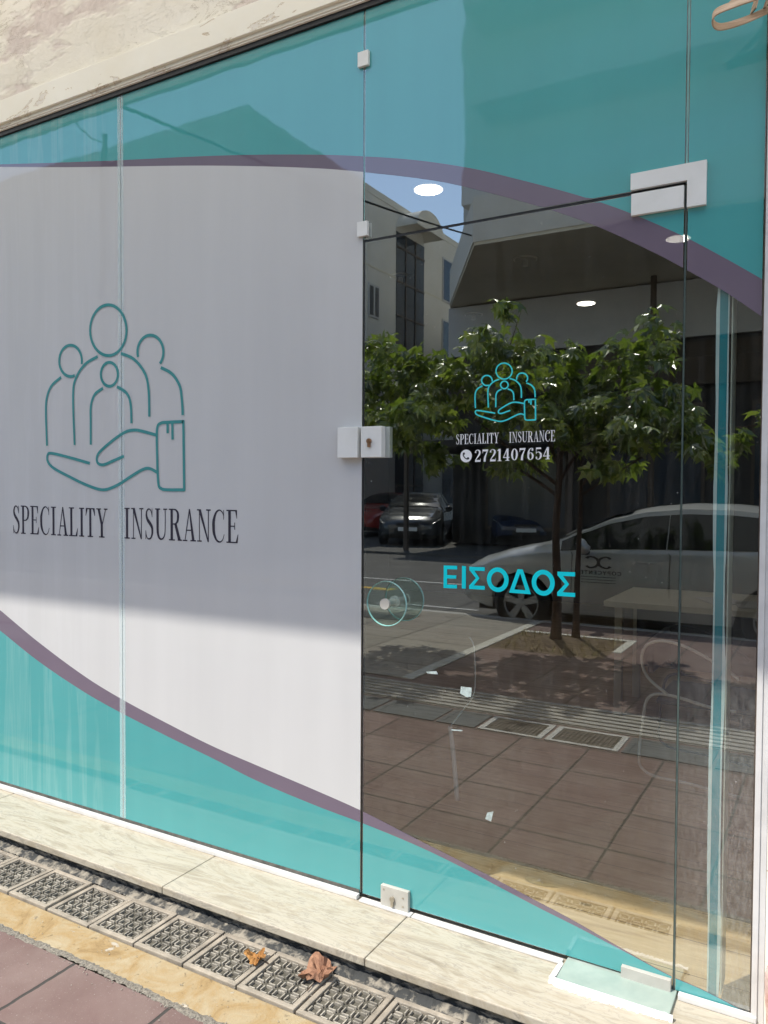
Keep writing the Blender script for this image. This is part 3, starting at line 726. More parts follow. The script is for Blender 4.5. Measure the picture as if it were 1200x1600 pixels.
def ell(cx, cy, rx, ry, w0, w1=None, a0=0, a1=360, n=36):
    w1 = w0 if w1 is None else w1   # w0 thickness at the sides, w1 at top and bottom
    q = []
    for i in range(n):
        ps = []
        for a, sgn in ((a0+(a1-a0)*i/n, 1), (a0+(a1-a0)*i/n, -1), (a0+(a1-a0)*(i+1)/n, -1), (a0+(a1-a0)*(i+1)/n, 1)):
            c, s_ = math.cos(R(a)), math.sin(R(a)); ps.append((cx+c*(rx+sgn*w0/2), cy+s_*(ry+sgn*w1/2)))
        q.append(ps)
    return q
T_, t_s = .125, .035
SER = {
 'I': (.36, rect(.115, 0, .245, 1)+rect(.02, 0, .34, .04)+rect(.02, .96, .34, 1)),
 'P': (.60, rect(.10, 0, .23, 1)+rect(.01, 0, .34, .04)+rect(.01, .96, .25, 1)+rib([(.22, .98), (.38, .965), (.50, .87), (.525, .74), (.49, .58), (.37, .49), (.22, .48)], [.035, .05, .10, .125, .10, .05, .035])),
 'R': (.70, rect(.10, 0, .23, 1)+rect(.01, 0, .34, .04)+rect(.01, .96, .25, 1)+rib([(.22, .98), (.38, .965), (.49, .88), (.515, .76), (.48, .61), (.37, .53), (.22, .52)], [.035, .05, .10, .125, .10, .05, .035])
       + [[(.30, .53), (.44, .53), (.66, .04), (.50, .04)]]+rect(.49, 0, .72, .04)),
 'E': (.62, rect(.10, 0, .23, 1)+rect(.01, 0, .56, .04)+rect(.01, .96, .54, 1)+rect(.22, .49, .42, .525)+rect(.405, .40, .435, .62)+[[(.54, .96), (.54, .74), (.515, .74), (.45, .96)]]+[[(.57, .0), (.60, .26), (.575, .26), (.48, .04)]]),
 'L': (.58, rect(.10, 0, .23, 1)+rect(.01, 0, .54, .04)+rect(.01, .96, .34, 1)+[[(.54, .0), (.58, .28), (.555, .28), (.44, .04)]]),
 'T': (.60, rect(.235, 0, .365, 1)+rect(.13, 0, .47, .04)+rect(.03, .96, .57, 1)+[[(.03, 1), (.01, .73), (.035, .73), (.14, .96)]]+[[(.57, 1), (.46, .96), (.565, .73), (.59, .73)]]),
 'C': (.66, rib([(.60, .75), (.54, .90), (.38, .985), (.20, .90), (.09, .68), (.075, .5), (.10, .28), (.22, .08), (.40, .015), (.54, .09), (.62, .25)], [.02, .04, .04, .075, .13, .14, .13, .075, .04, .035, .03])+rect(.575, .70, .605, .99)),
 'S': (.52, rib([(.42, .76), (.36, .92), (.24, .975), (.13, .91), (.10, .77), (.17, .63), (.31, .51), (.42, .38), (.43, .20), (.35, .06), (.22, .02), (.11, .09), (.06, .27)], [.02, .045, .045, .07, .10, .12, .13, .12, .10, .06, .04, .04, .02])+rect(.41, .72, .44, .99)+rect(.045, .01, .075, .29)),
 'A': (.70, [[(.345, 1), (.40, 1), (.64, .04), (.50, .04)]]+[[(.345, 1), (.385, .94), (.155, .04), (.115, .04)]]+rect(.22, .32, .53, .36)+rect(.01, 0, .26, .04)+rect(.42, 0, .72, .04)),
 'N': (.74, rect(.12, 0, .16, 1)+[[(.08, 1), (.22, 1), (.63, .0), (.57, .0)]]+rect(.585, 0, .63, 1)+rect(.02, 0, .26, .04)+rect(.01, .96, .16, 1)+rect(.49, .96, .73, 1)),
 'U': (.72, rib([(.155, 1), (.155, .55), (.165, .25), (.24, .08), (.37, .03), (.50, .09), (.575, .26), (.585, .6), (.585, 1)], [.13, .13, .125, .09, .05, .05, .045, .04, .04])+rect(.02, .96, .30, 1)+rect(.48, .96, .70, 1)),
 'Y': (.68, [[(.08, 1), (.22, 1), (.405, .45), (.275, .45)]]+[[(.56, 1), (.60, 1), (.405, .45), (.36, .47)]]+rect(.275, 0, .405, .46)+rect(.17, 0, .51, .04)+rect(.01, .96, .30, 1)+rect(.47, .96, .69, 1)),
 ' ': (.62, []),
 '2': (.56, rib([(.10, .74), (.13, .90), (.27, .975), (.41, .89), (.44, .74), (.37, .55), (.22, .33), (.09, .12)], [.13, .06, .05, .12, .15, .13, .07, .05])+[[(.06, 0), (.08, .15), (.30, .17), (.50, .14), (.50, 0)]]+rect(.475, .06, .505, .27)),
 '7': (.54, [[(.05, 1), (.50, 1), (.50, .93), (.44, .84), (.05, .84)]]+rect(.05, .68, .085, 1)+rib([(.47, .95), (.34, .62), (.25, .32), (.23, .0)], [.05, .09, .15, .17])),
 '1': (.40, rect(.13, 0, .28, 1)+rect(.04, 0, .37, .045)+[[(.13, 1), (.13, .86), (.03, .83), (.03, .87)]]),
 '4': (.56, rect(.30, 0, .44, 1)+rect(.20, 0, .52, .045)+rect(.03, .24, .53, .31)+[[(.30, 1), (.36, .95), (.09, .31), (.03, .29)]]),
 '0': (.58, ell(.29, .5, .185, .455, .15, .05)),
 '6': (.56, ell(.285, .31, .17, .285, .14, .05)+rib([(.115, .34), (.13, .62), (.22, .87), (.36, .965), (.48, .90)], [.14, .13, .09, .05, .06])+ell(.43, .83, .035, .045, .07, .09)),
 '5': (.54, [[(.10, 1), (.45, 1), (.47, .86), (.10, .86)]]+rect(.085, .47, .12, 1)+rib([(.10, .53), (.20, .62), (.34, .60), (.44, .45), (.44, .26), (.36, .09), (.22, .03), (.09, .12)], [.03, .05, .09, .14, .15, .10, .05, .07])+ell(.12, .17, .03, .045, .06, .09)),
}
SAN = {
 'C': (.74, rib([(.64, .73), (.52, .90), (.34, .93), (.17, .80), (.10, .5), (.17, .20), (.34, .07), (.52, .10), (.64, .27)], .14)), 'O': (.80, ell(.40, .5, .30, .43, .14)), 'P': (.64, rect(.08, 0, .22, 1)+rib([(.2, .93), (.42, .92), (.54, .73), (.42, .53), (.2, .52)], .13)),
 'Y': (.66, [[(0, 1), (.16, 1), (.40, .45), (.26, .45)], [(.50, 1), (.66, 1), (.40, .45), (.26, .45)]]+rect(.26, 0, .40, .46)), 'E': (.60, rect(.08, 0, .22, 1)+rect(.2, 0, .56, .13)+rect(.2, .87, .56, 1)+rect(.2, .44, .52, .56)),
 'N': (.74, rect(.08, 0, .21, 1)+rect(.53, 0, .66, 1)+[[(.08, 1), (.22, 1), (.66, 0), (.52, 0)]]), 'T': (.62, rect(.24, 0, .38, 1)+rect(0, .87, .62, 1)), 'R': (.68, rect(.08, 0, .22, 1)+rib([(.2, .93), (.44, .92), (.55, .74), (.44, .56), (.2, .55)], .13)+[[(.32, .55), (.46, .55), (.66, 0), (.50, 0)]]),
}
def lay(string, font, gap=.06):
    x = 0; out = []
    for ch in string:
        wd, polys = font[ch]
        for p in polys: out.append([(q[0]+x, q[1]) for q in p])
        x += wd+gap
    return out, x-gap
def flat(polys, fn, name, m, parent, off=3e-5):
    g = MB()
    for i, p in enumerate(polys):
        vs = [Vector(fn(q[0], q[1], (i % 6)*off)) for q in p]
        nr = Vector((0, 0, 0))
        for k in range(len(vs)): nr += (vs[k]-vs[0]).cross(vs[(k+1) % len(vs)]-vs[0])
        g.add(vs, [tuple(range(len(p))) if nr.y < 0 else tuple(range(len(p)-1, -1, -1))])
    return g.build(name, m, parent)
def text_on_glass(string, px0, px1, h0, h1, name, m, parent, font=SER, gap=.06, y=-.0016):
    """px0/px1: lower left and lower right pixels; h0,h1 upper left/right rows"""
    polys, W = lay(string, font, gap)
    X0, Z0 = onP(*px0); X1, Z1 = onP(*px1); Zt = onP(px0[0], h0)[1]; Zt1 = onP(px1[0], h1)[1]
    def fn(u, v, o):
        k = u/W; za = Z0+(Z1-Z0)*k; zb = Zt+(Zt1-Zt)*k
        P = parent.location
        return (X0+(X1-X0)*k-P.x, y-o, za+(zb-za)*v-P.z)
    return flat(polys, fn, name, m, parent)
text_on_glass('SPECIALITY', (20, 833), (168, 840), 789, 794.5, 'lettering', 'print_dark', PL)
text_on_glass('INSURANCE', (194, 841), (373, 848.5), 793, 796.5, 'lettering', 'print_dark', PM)
text_on_glass('SPECIALITY  INSURANCE', (712.5, 694), (867.5, 689), 678.5, 671.5, 'lettering', 'letter_white', DR)
text_on_glass('2721407654', (741, 721.5), (860, 717), 702.5, 698, 'phone_number', 'letter_white', DR, gap=.05)
# phone icon
def disc(px, r, name, m, parent, y):
    X, Z = onP(*px); g = MB(); n = 40
    g.add([(X+r*math.cos(2*math.pi*i/n), y, Z+r*math.sin(2*math.pi*i/n)) for i in range(n)], [tuple(range(n))]); return rel(parent, g).build(name, m, parent)
disc((728.3, 712), .0195, 'phone_icon', 'letter_white', DR, -.0016)
Xi, Zi = onP(728.3, 712)
hs = rib([(-.42, .42), (-.46, .10), (-.20, -.28), (.18, -.48), (.44, -.44)], [.20, .17, .15, .17, .20])+[[(-.55, .50), (-.22, .55), (-.18, .22), (-.45, .18)], [(.20, -.20), (.52, -.24), (.56, -.52), (.22, -.56)]]
flat(hs, lambda u, v, o: (Xi+u*.0195-DR.location.x, -.0021-o, Zi+v*.0195-DR.location.z), 'phone_icon', 'icon_dark', DR)

# entrance word in Greek
GR = [((693, 918.3), (714, 919), 883, 883.6, 'E'), ((721.6, 919), (727.8, 919.4), 883.6, 884.2, 'I'), ((733, 919.8), (757.5, 921), 885, 885.8, 'S'), ((760.5, 923.5), (794.5, 926), 885, 886.6, 'O'), ((795.3, 925.5), (829.5, 928), 888, 890, 'D'), ((830.5, 929), (866.5, 932), 888.5, 890.5, 'O'), ((870.5, 930.5), (898.5, 932.5), 892.5, 893.6, 'S')]
GP = {'E': rect(0, 0, .26, 1)+rect(.24, 0, 1, .16)+rect(.24, .84, 1, 1)+rect(.24, .43, .94, .58), 'I': rect(0, 0, 1, 1),
      'S': [[(0, 1), (.98, 1), (.98, .83), (.0, .83)], [(.0, .86), (.32, .83), (.66, .50), (.42, .50)], [(.42, .50), (.66, .50), (.30, .17), (.0, .15)], [(0, .17), (1, .17), (1, 0), (0, 0)]],
      'O': ell(.5, .5, .40, .405, .20, .18, n=48), 'D': [[(.38, 1), (.50, 1), (.50, .84), (.19, .0), (0, 0)], [(.50, 1), (.62, 1), (1, 0), (.81, .0), (.50, .84)]]+rect(.15, 0, .85, .15)}
allp = []
for a, b, h0, h1, ch in GR:
    X0, Z0 = onP(*a); X1, Z1 = onP(*b); Ta = onP(a[0], h0)[1]; Tb = onP(b[0], h1)[1]
    for p in GP[ch]:
        allp.append([(X0+(X1-X0)*u, (Z0+(Z1-Z0)*u)*(1-v)+(Ta+(Tb-Ta)*u)*v) for u, v in p])
flat(allp, lambda u, v, o: (u-DR.location.x, -.0016-o, v-DR.location.z), 'entrance_word', 'cyan', DR)

# the emblem: four people over an open hand, line drawing (crop pixels of the photograph)
def LG(x, y): return onP(40+x/4.2857, 450+y/4.2857)
def arcpts(cx, cy, rx, ry, a0, a1, n=26): return [(cx+rx*math.cos(R(a0+(a1-a0)*i/n)), cy+ry*math.sin(R(a0+(a1-a0)*i/n))) for i in range(n+1)]
strokes = [(arcpts(556, 282, 122, 170, 0, 360, 40), 0), (arcpts(303, 487, 76, 105, 12, -292, 30), 0), (arcpts(838, 428, 87, 113, 163, 163+293-53, 30), 0), (arcpts(563, 577, 57, 80, 0, 360, 30), 0),
 ([(240, 597), (175, 655), (143, 740), (138, 850), (145, 1055)], 1), ([(485, 458), (400, 510), (338, 605), (320, 720), (330, 1050)], 1), ([(640, 437), (730, 478), (803, 575), (826, 690), (830, 860)], 1),
 ([(907, 532), (980, 572), (1032, 650), (1048, 740), (1054, 850)], 1), ([(520, 670), (465, 712), (439, 790), (438, 900), (438, 1048)], 1), ([(613, 660), (675, 700), (704, 770), (711, 905)], 1),
 ([(432, 1173), (300, 1135), (180, 1106), (150, 1115), (150, 1160), (190, 1205), (300, 1265), (420, 1322), (520, 1350), (610, 1322), (700, 1265), (780, 1217), (830, 1207), (885, 1235)], 1),
 ([(660, 1125), (590, 1155), (520, 1183), (482, 1165), (488, 1110), (560, 1040), (660, 968), (730, 950), (800, 962), (880, 985)], 1),
 ([(1058, 893), (960, 898), (905, 905), (882, 945), (882, 1100), (890, 1300), (910, 1342), (960, 1350), (1066, 1350)], 1), ([(1058, 884), (1064, 1358)], 1), ([(952, 905), (953, 972)], 1), ([(984, 905), (986, 1014)], 1)]
def emblem(mapper, width, name, m, parent, y):
    polys = []
    for pts, sm in strokes:
        P = [mapper(*p) for p in pts]; polys += rib(P, width, 6, smooth=bool(sm) and len(P) > 2)
    return flat(polys, lambda u, v, o: (u-parent.location.x, y-o, v-parent.location.z), name, m, parent, 1e-5)
# the joint runs through the emblem: draw it whole on the left pane's film
emblem(LG, .0125, 'emblem', 'print_teal', PL, -.0026)
bb = [LG(x, y) for pts, sm in strokes for x, y in pts]
bx0, bx1 = min(p[0] for p in bb), max(p[0] for p in bb); bz0, bz1 = min(p[1] for p in bb), max(p[1] for p in bb)
sx0, sz0 = onP(742, 660); sx1, sz1 = onP(838, 563)
def SM(x, y):
    a, b = LG(x, y); return (sx0+(a-bx0)/(bx1-bx0)*(sx1-sx0), sz0+(b-bz0)/(bz1-bz0)*(sz1-sz0))
emblem(SM, .0044, 'emblem', 'cyan_line', DR, -.0016)

# ------------------------------------------------------------------ door fittings
def pxbox(parent, a, b, y0, y1, name, m, bevel=.0015):
    X0, Z0 = onP(*a); X1, Z1 = onP(*b); g = MB(); g.box((X0, y0, Z1), (X1, y1, Z0)); return rel(parent, g).build(name, m, parent, bevel=bevel)
def frbox(parent, x0, z0, x1, z1, y0, y1, name, m, bevel=.0012):
    g = MB(); g.box((x0, y0, z0), (x1, y1, z1)); return rel(parent, g).build(name, m, parent, bevel=bevel)
frbox(PM, -1.458, 1.482, -1.3795, 1.583, -.028, .0, 'strike_box', 'satin')
lk = frbox(DR, -1.366, 1.482, -1.288, 1.583, -.028, -.001, 'lock', 'satin')
frbox(DR, -1.366, 1.482, -1.279, 1.583, .0105, .03, 'inner_lock', 'satin')
def cyl_part(parent, x, z, name):
    g = MB(); g.cyl((x, -.031, z+.004), (0, 1, 0), .0085, .008, 20); g.box((x-.0048, -.0345, z-.016), (x+.0048, -.028, z)); g.box((x-.0008, -.0358, z-.002), (x+.0008, -.0348, z+.008))
    o = rel(parent, g).build(name, 'brass', parent); return o
cyl_part(DR, -1.333, 1.531, 'key_cylinder')
frbox(DR, -1.289, -.004, -1.186, .074, -.016, -.001, 'floor_lock', 'satin_sun_dark')
g = MB(); g.cyl((-1.243, -.019, .038), (0, 1, 0), .0085, .008, 20); g.box((-1.2475, -.0225, .014), (-1.2385, -.016, .034))
for x, z in ((-1.277, .062), (-1.205, .05), (-1.205, .022)): g.cyl((x, -.0165, z), (0, 1, 0), .0028, .002, 12)
rel(DR, g).build('key_cylinder', rough_mat('dull nickel', (.30, .26, .2), (.5, .45, .36), 60, .4, metal=.6), DR)
# glass disc handle, one disc each side
X, Z = -1.248, 1.013
def ring_disc(y, r):
    g = MB(); n = 48; th = .009
    a = [(X+r*math.cos(2*math.pi*i/n), y, Z+r*math.sin(2*math.pi*i/n)) for i in range(n)]; b = [(p[0], y+th, p[2]) for p in a]
    g.add(a+b, [tuple(range(n)), tuple(range(2*n-1, n-1, -1))]+[(i, n+i, n+(i+1) % n, (i+1) % n) for i in range(n)])
    o = rel(DR, g).build('handle_disc', ['glass_disc', 'glass_rim'], DR)
    for k, p in enumerate(o.data.polygons): p.material_index = 0 if k < 2 else 1
    # polished bevel seen as a bright green ring
    g = MB(); pts = [(X+(r-.001)*math.cos(2*math.pi*i/n), y+th/2, Z+(r-.001)*math.sin(2*math.pi*i/n)) for i in range(n+1)]
    g.tube(pts, .0017, 6, False); rel(DR, g).build('disc_rim', 'glass_rim', DR, smooth=True)
ring_disc(-.062, .072); ring_disc(.058, .072)
g = MB(); g.cyl((X, -.067, Z), (0, 1, 0), .017, .010, 24); g.cyl((X, -.028, Z), (0, 1, 0), .011, .050, 20); g.cyl((X, .034, Z), (0, 1, 0), .011, .046, 20); g.cyl((X, -.005, Z), (0, 1, 0), .019, .008, 24); g.cyl((X, .071, Z), (0, 1, 0), .017, .010, 24)
sharp(rel(DR, g).build('handle_spindle', 'satin_sun_dark', DR, smooth=True))
# top patch fitting: plate on the pane over the door, and the piece on the door itself
g = MB(); a = -.512; b = -.318; pr = XD1+.004
g.add([(a, -.014, 2.199), (pr, -.014, 2.199), (pr, -.014, 2.128), (b, -.014, 2.128), (b, -.014, 2.243), (a, -.014, 2.243)]+[(a, -.001, 2.199), (pr, -.001, 2.199), (pr, -.001, 2.128), (b, -.001, 2.128), (b, -.001, 2.243), (a, -.001, 2.243)],
      [(0, 1, 2, 3, 4, 5), (11, 10, 9, 8, 7, 6)]+[(i, i+6, (i+1) % 6+6, (i+1) % 6) for i in range(6)])
rel(TR, g).build('patch_fitting', 'satin', TR)
frbox(DR, -.510, 2.129, XD1-.004, 2.188, -.014, -.001, 'top_patch', 'satin')
frbox(DR, -.508, -.006, XD1-.005, .043, -.016, -.001, 'bottom_patch', 'satin_sun_dark')
# small square clamps on the seam
def clamp(z, label):
    t = thing('glass_clamp', (XD0, 0, z), label=label, cat='clamp', group='square clamps on the seam over the door')
    g = MB(); g.box((-.022, -.013, -.024), (.018, -.001, .024)); g.build('cover', 'satin', t, bevel=.001)
    g = MB(); g.box((-.021, .0105, -.023), (.017, .018, .023)); g.build('back_plate', 'satin', t)
clamp(2.782, 'white square clamp on the seam near the top of the glass'); clamp(2.232, 'white square clamp on the seam just above the door corner')
# bits of tape left on the door
m, n, out = mat('old clear tape'); df = N(n, 'ShaderNodeBsdfDiffuse'); df.inputs[0].default_value = (.6, .72, .70, 1); tr = N(n, 'ShaderNodeBsdfTransparent'); mx = N(n, 'ShaderNodeMixShader')
f_ = ramp(n, noise(n, coords(n), 60, 4, .7, .5), [(.35, (.2, .2, .2)), (.65, (.65, .65, .65))]); n.links.new(f_.outputs[0], mx.inputs[0]); n.links.new(df.outputs[0], mx.inputs[1]); n.links.new(tr.outputs[0], mx.inputs[2]); n.links.new(mx.outputs[0], out.inputs[0])
def tape(px, name='tape'):
    P = [onP(*p) for p in px]; g = MB(); g.add([(p[0], -.0012, p[1]) for p in P], [tuple(range(len(P)))]); return rel(DR, g).build(name, m, DR)
tape([(758, 1279), (761, 1269), (771, 1267), (767, 1283)]); tape([(666, 1049), (682, 1048), (684, 1053), (668, 1052)])
tape([(720, 1072), (737, 1074), (736, 1088), (729, 1089), (719, 1083)]); tape([(705, 1139), (722, 1140), (722, 1142), (706, 1141)])

# ================================================================== INTERIOR THINGS
for i, (x, y, on, lab) in enumerate([(-1.89, 1.48, 1, 'lit round ceiling downlight nearest the door seam'), (-1.87, 4.36, 1, 'lit round ceiling downlight deepest in the room'),
      (-1.88, 2.92, 0, 'unlit round downlight between the two lit ones'), (-.90, 2.95, 1, 'lit downlight seen at the door edge under the corner plate'), (-.90, 1.49, 0, 'unlit downlight seen through the teal film over the door'),
      (-2.87, 4.32, 0, 'unlit downlight seen low above the reflected tree'), (-2.83, 2.89, 0, 'unlit downlight seen over the reflected stair tower')]):
    t = thing('downlight', (x, y, 2.95), label=lab, cat='ceiling light', group='round downlights in the shop ceiling')
    g = MB(); n = 32
    g.tube([(0, 0, 0), (0, 0, -.008)], [.084, .080], n)
    o = g.build('trim', 'lamp_trim', t)
    g = MB(); g.cyl((0, 0, -.010), (0, 0, 1), .072, .003, n)
    g.build('lens', 'lamp_on' if on else 'room', t)
    if on:
        ld = bpy.data.lights.new('downlight_beam', 'SPOT'); ld.energy = 3.5; ld.spot_size = R(125); ld.spot_blend = .8; ld.shadow_soft_size = .06; ld.color = (1, .93, .82)
        lo_ = bpy.data.objects.new('downlight_beam', ld); COL.objects.link(lo_); lo_.parent = t; lo_.location = (0, 0, -.02)
    if not on:
        g = MB(); g.cyl((0, 0, -.03), (0, 0, 1), .018, .04, 16); g.build('bulb', 'lamp_trim', t)
t = thing('desk', (-1.24, 2.60, -.045), label='cream topped desk with a white leg standing inside behind the door', cat='desk')
g = MB(); g.box((0, 0, .715), (1.5, .80, .75)); g.build('desktop', 'desk', t, bevel=.003)
for x, y in ((.02, .22), (.02, .74), (1.44, .22), (1.44, .74)):
    g = MB(); g.box((x, y-.02, 0), (x+.045, y+.025, .715)); g.build('leg', 'desk', t)
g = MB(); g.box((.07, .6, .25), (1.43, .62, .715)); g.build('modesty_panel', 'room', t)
def sheet(x, y, a, label):
    t = tag(MB_sheet(x, y, a), label, 'paper', 'papers on the desk')
def MB_sheet(x, y, a):
    g = MB(); g.box((-.105, -.148, 0), (.105, .148, .006)); o = g.build('paper_stack', 'paper'); o.location = (x, y, .706); o.rotation_euler = (0, 0, a); return o
sheet(-.62, 2.95, .5, 'white sheet of paper lying at the left of the desk top'); sheet(-.42, 2.86, .2, 'second white paper lying right of the first on the desk')
def cat3(pts, n=5):
    P = [Vector(p) for p in pts]; out = []
    for i in range(len(P)-1):
        p0 = P[max(i-1, 0)]; p1 = P[i]; p2 = P[i+1]; p3 = P[min(i+2, len(P)-1)]
        for k in range(n):
            q = k/n; out.append(.5*((2*p1)+(-p0+p2)*q+(2*p0-5*p1+4*p2-p3)*q*q+(-p0+3*p1-3*p2+p3)*q**3))
    return out+[P[-1]], None
def onPY(x, y, Y):
    v = right*(x-600)+down*(y-800)+fwd*1234; tt = (Y-CAM.y)/v.y; return (CAM.x+tt*v.x, Y, CAM.z+tt*v.z)
t = thing('side_chair', (-.45, 1.2, -.045), label='chair with rounded cream tube frame and black seat inside, right of the desk leg', cat='chair')
Fa = [(1155, 1062), (1128, 1042), (1075, 1012), (1035, 1001), (1010, 1008), (1002, 1030), (1012, 1058), (1042, 1084)]
Fb = [(1150, 1112), (1110, 1105), (1055, 1088), (1025, 1084), (1010, 1094), (1004, 1125), (998, 1180), (1003, 1200), (1025, 1213), (1075, 1224), (1158, 1246)]
for k_, dy in enumerate((0, .42)):
    for F in (Fa, Fb):
        P, _ = cat3([onPY(x, y, 1.2) for x, y in F]); g = MB(); g.tube([p+Vector((.0, dy, 0)) for p in P], .0065, 8); rel(t, g).build('frame_tube', 'steel' if not dy else 'seat', t, smooth=True)  # far side frame coloured dark, as if in shade
g = MB(); g.box((-.66, 1.22, .475), (-.20, 1.60, .50)); rel(t, g).build('seat', 'seat', t, bevel=.008)
g = MB(); a_ = onPY(1006, 1015, 1.2); g.box((a_[0]+.01, 1.22, .60), (a_[0]+.035, 1.60, .745)); rel(t, g).build('backrest', 'seat', t, bevel=.008)
t = thing('leaning_pole', (-1.45, 1.0, -.045), label='slender cream pole with a bent top behind the middle of the door', cat='pole')
P, _ = cat3([onPY(x, y, 1.0) for x, y in ((714, 1250), (709, 1190), (703, 1135))]); g = MB(); g.tube(P, .0105, 10); rel(t, g).build('lower_tube', 'steel', t, smooth=True)
P, _ = cat3([onPY(x, y, 1.0) for x, y in ((703, 1135), (722, 1110), (741, 1080), (741, 1020), (738, 1003), (733, 995))]); g = MB(); g.tube(P, .0032, 8); rel(t, g).build('upper_tube', 'steel', t, smooth=True)
# sheer curtain behind the left pane
g = MB(); vs = []; fs = []; n = 260
for i in range(n+1):
    u = i/n; x = -5.4+2.85*u; y = .12+.028*math.sin(u*150+2*math.sin(u*17))+.012*math.sin(u*61)
    for j, z in enumerate((.0, .4, 1.0, 1.8, 2.4, 2.9)): vs.append((x+.05*math.sin(u*40)*(1-z/2.9)**2, y*(1 if j else 1.25), z))
    if i:
        k = i*6; fs += [(k-6+a, k-5+a, k+1+a, k+a) for a in range(5)]
g.add(vs, fs); o = g.build('curtain', 'curtain', smooth=True); tag(o, 'pale sheer curtain hanging in folds behind the left pane', 'curtain')

# ================================================================== SMALL REAL THINGS OUTSIDE
def dry_leaf(loc, s, m, label, seed, curl=.5):
    random.seed(seed); t = thing('fallen_leaf', loc, random.uniform(0, 6), label, 'leaf', 'dry leaves on the drain grates')
    n = 40; g = MB(); vs = [(0, 0, .012)]; fs = []
    rings = 5
    for r_ in range(1, rings+1):
        for i in range(n):
            a = 2*math.pi*i/n; lob = (.50+.30*abs(math.cos(2.5*a+.4))**.6+.20*abs(math.sin(4.3*a)))*(1 if math.sin(a) > -.3 else .7)
            rr = s*lob*r_/rings*(1+.06*random.random()*(r_ == rings)); z = .008+curl*.55*s*(r_/rings)**1.5*abs(math.sin(a+.6))+.22*s*math.sin(a*3+r_*1.1)*r_/rings+.10*s*random.random()
            vs.append((rr*math.cos(a), rr*math.sin(a), max(.004, z)))
    for i in range(n): fs.append((0, 1+i, 1+(i+1) % n))
    for r_ in range(rings-1):
        for i in range(n): a = 1+r_*n; fs.append((a+i, a+n+i, a+n+(i+1) % n, a+(i+1) % n))
    g.add(vs, fs); o = g.build('blade', m, t, smooth=False)
    g = MB(); g.tube([(0, 0, .012), (-s*.5, -s*.2, .010), (-s*1.15, -s*.35, .009)], .0016, 6); g.build('stem', 'bark', t)
dry_leaf((-1.305, -.345, ZG+.004), .066, 'dry_leaf', 'large curled brown leaf on a grate by the marble step', 4, .45)
dry_leaf((-1.515, -.375, ZG+.004), .040, 'dry_leaf2', 'small ochre leaf on a grate left of the large leaf', 9, .8)
random.seed(5)
g = MB()
for i in range(1500):
    x = random.uniform(-3.1, -.3); q = random.random()
    y = -.315+random.gauss(0, .012) if q < .45 else (-.655+random.gauss(0, .01) if q < .8 else random.uniform(-.75, -.30))
    rr = random.uniform(.0008, .0028); z = ZG+.003
    vs = [(x+rr*math.cos(a)*random.uniform(.6, 1.2), y+rr*math.sin(a)*random.uniform(.6, 1.2), z) for a in (0, 1.6, 3.1, 4.7)]+[(x, y, z+rr*1.2)]
    g.add(vs, [(0, 1, 4), (1, 2, 4), (2, 3, 4), (3, 0, 4)])
tag(g.build('grit', rough_mat('pale grit', (.16, .14, .11), (.5, .46, .38), 300, .9)), 'loose grit and crumbs of mortar along the grates', 'grit', kind='stuff')
# strap hanging at the top right
t = thing('loose_strap', (-.20, -.12, 2.60), label='tan frayed strap looped in front of the teal glass at the top right corner', cat='strap')
def ribbon(pts, wd, name):
    P, _ = cat3(pts, 6); g = MB(); vs = []; fs = []
    for i, p in enumerate(P):
        tt = (P[min(i+1, len(P)-1)]-P[max(i-1, 0)]).normalized(); s_ = Vector((0, .42, 1)); s_ = (s_-tt*s_.dot(tt)).normalized()*wd/2; nn_ = tt.cross(s_).normalized()*.0016
        vs += [p-s_-nn_, p+s_-nn_, p+s_+nn_, p-s_+nn_]
        if i:
            k = i*4; fs += [(k-4+a, k-4+(a+1) % 4, k+(a+1) % 4, k+a) for a in range(4)]
    g.add(vs, fs); rel(t, g).build(name, 'strap', t)
ribbon([(-.10, -.14, 2.565), (-.17, -.145, 2.555), (-.24, -.145, 2.550), (-.285, -.14, 2.545), (-.293, -.12, 2.533), (-.275, -.10, 2.528), (-.22, -.09, 2.535), (-.15, -.09, 2.55)], .022, 'loop')
ribbon([(-.265, -.125, 2.555), (-.235, -.125, 2.58), (-.20, -.12, 2.61), (-.16, -.12, 2.66)], .014, 'tail')
ribbon([(-.205, -.10, 2.545), (-.195, -.10, 2.60), (-.19, -.10, 2.70)], .032, 'tail')
ribbon([(-.18, -.10, 2.545), (-.165, -.10, 2.60), (-.155, -.10, 2.70)], .012, 'tail')
# pipe stub at bottom right
t = thing('bent_pipe', (-.12, -.05, 0), label='small bent pipe with peeling red and white paint at the bottom right edge', cat='pipe')
g = MB(); P, _ = cat3([(-.088, -.05, .215), (-.115, -.055, .188), (-.128, -.055, .165), (-.130, -.05, .12), (-.126, -.05, .05), (-.124, -.05, -.08)]); g.tube(P, [.013]*len(P), 10); rel(t, g).build('pipe', 'rusty', t, smooth=True)
g = MB(); g.cyl((-.100, -.052, .202), (-.7, 0, -.7), .018, .02, 14); rel(t, g).build('collar', 'alu_white', t)

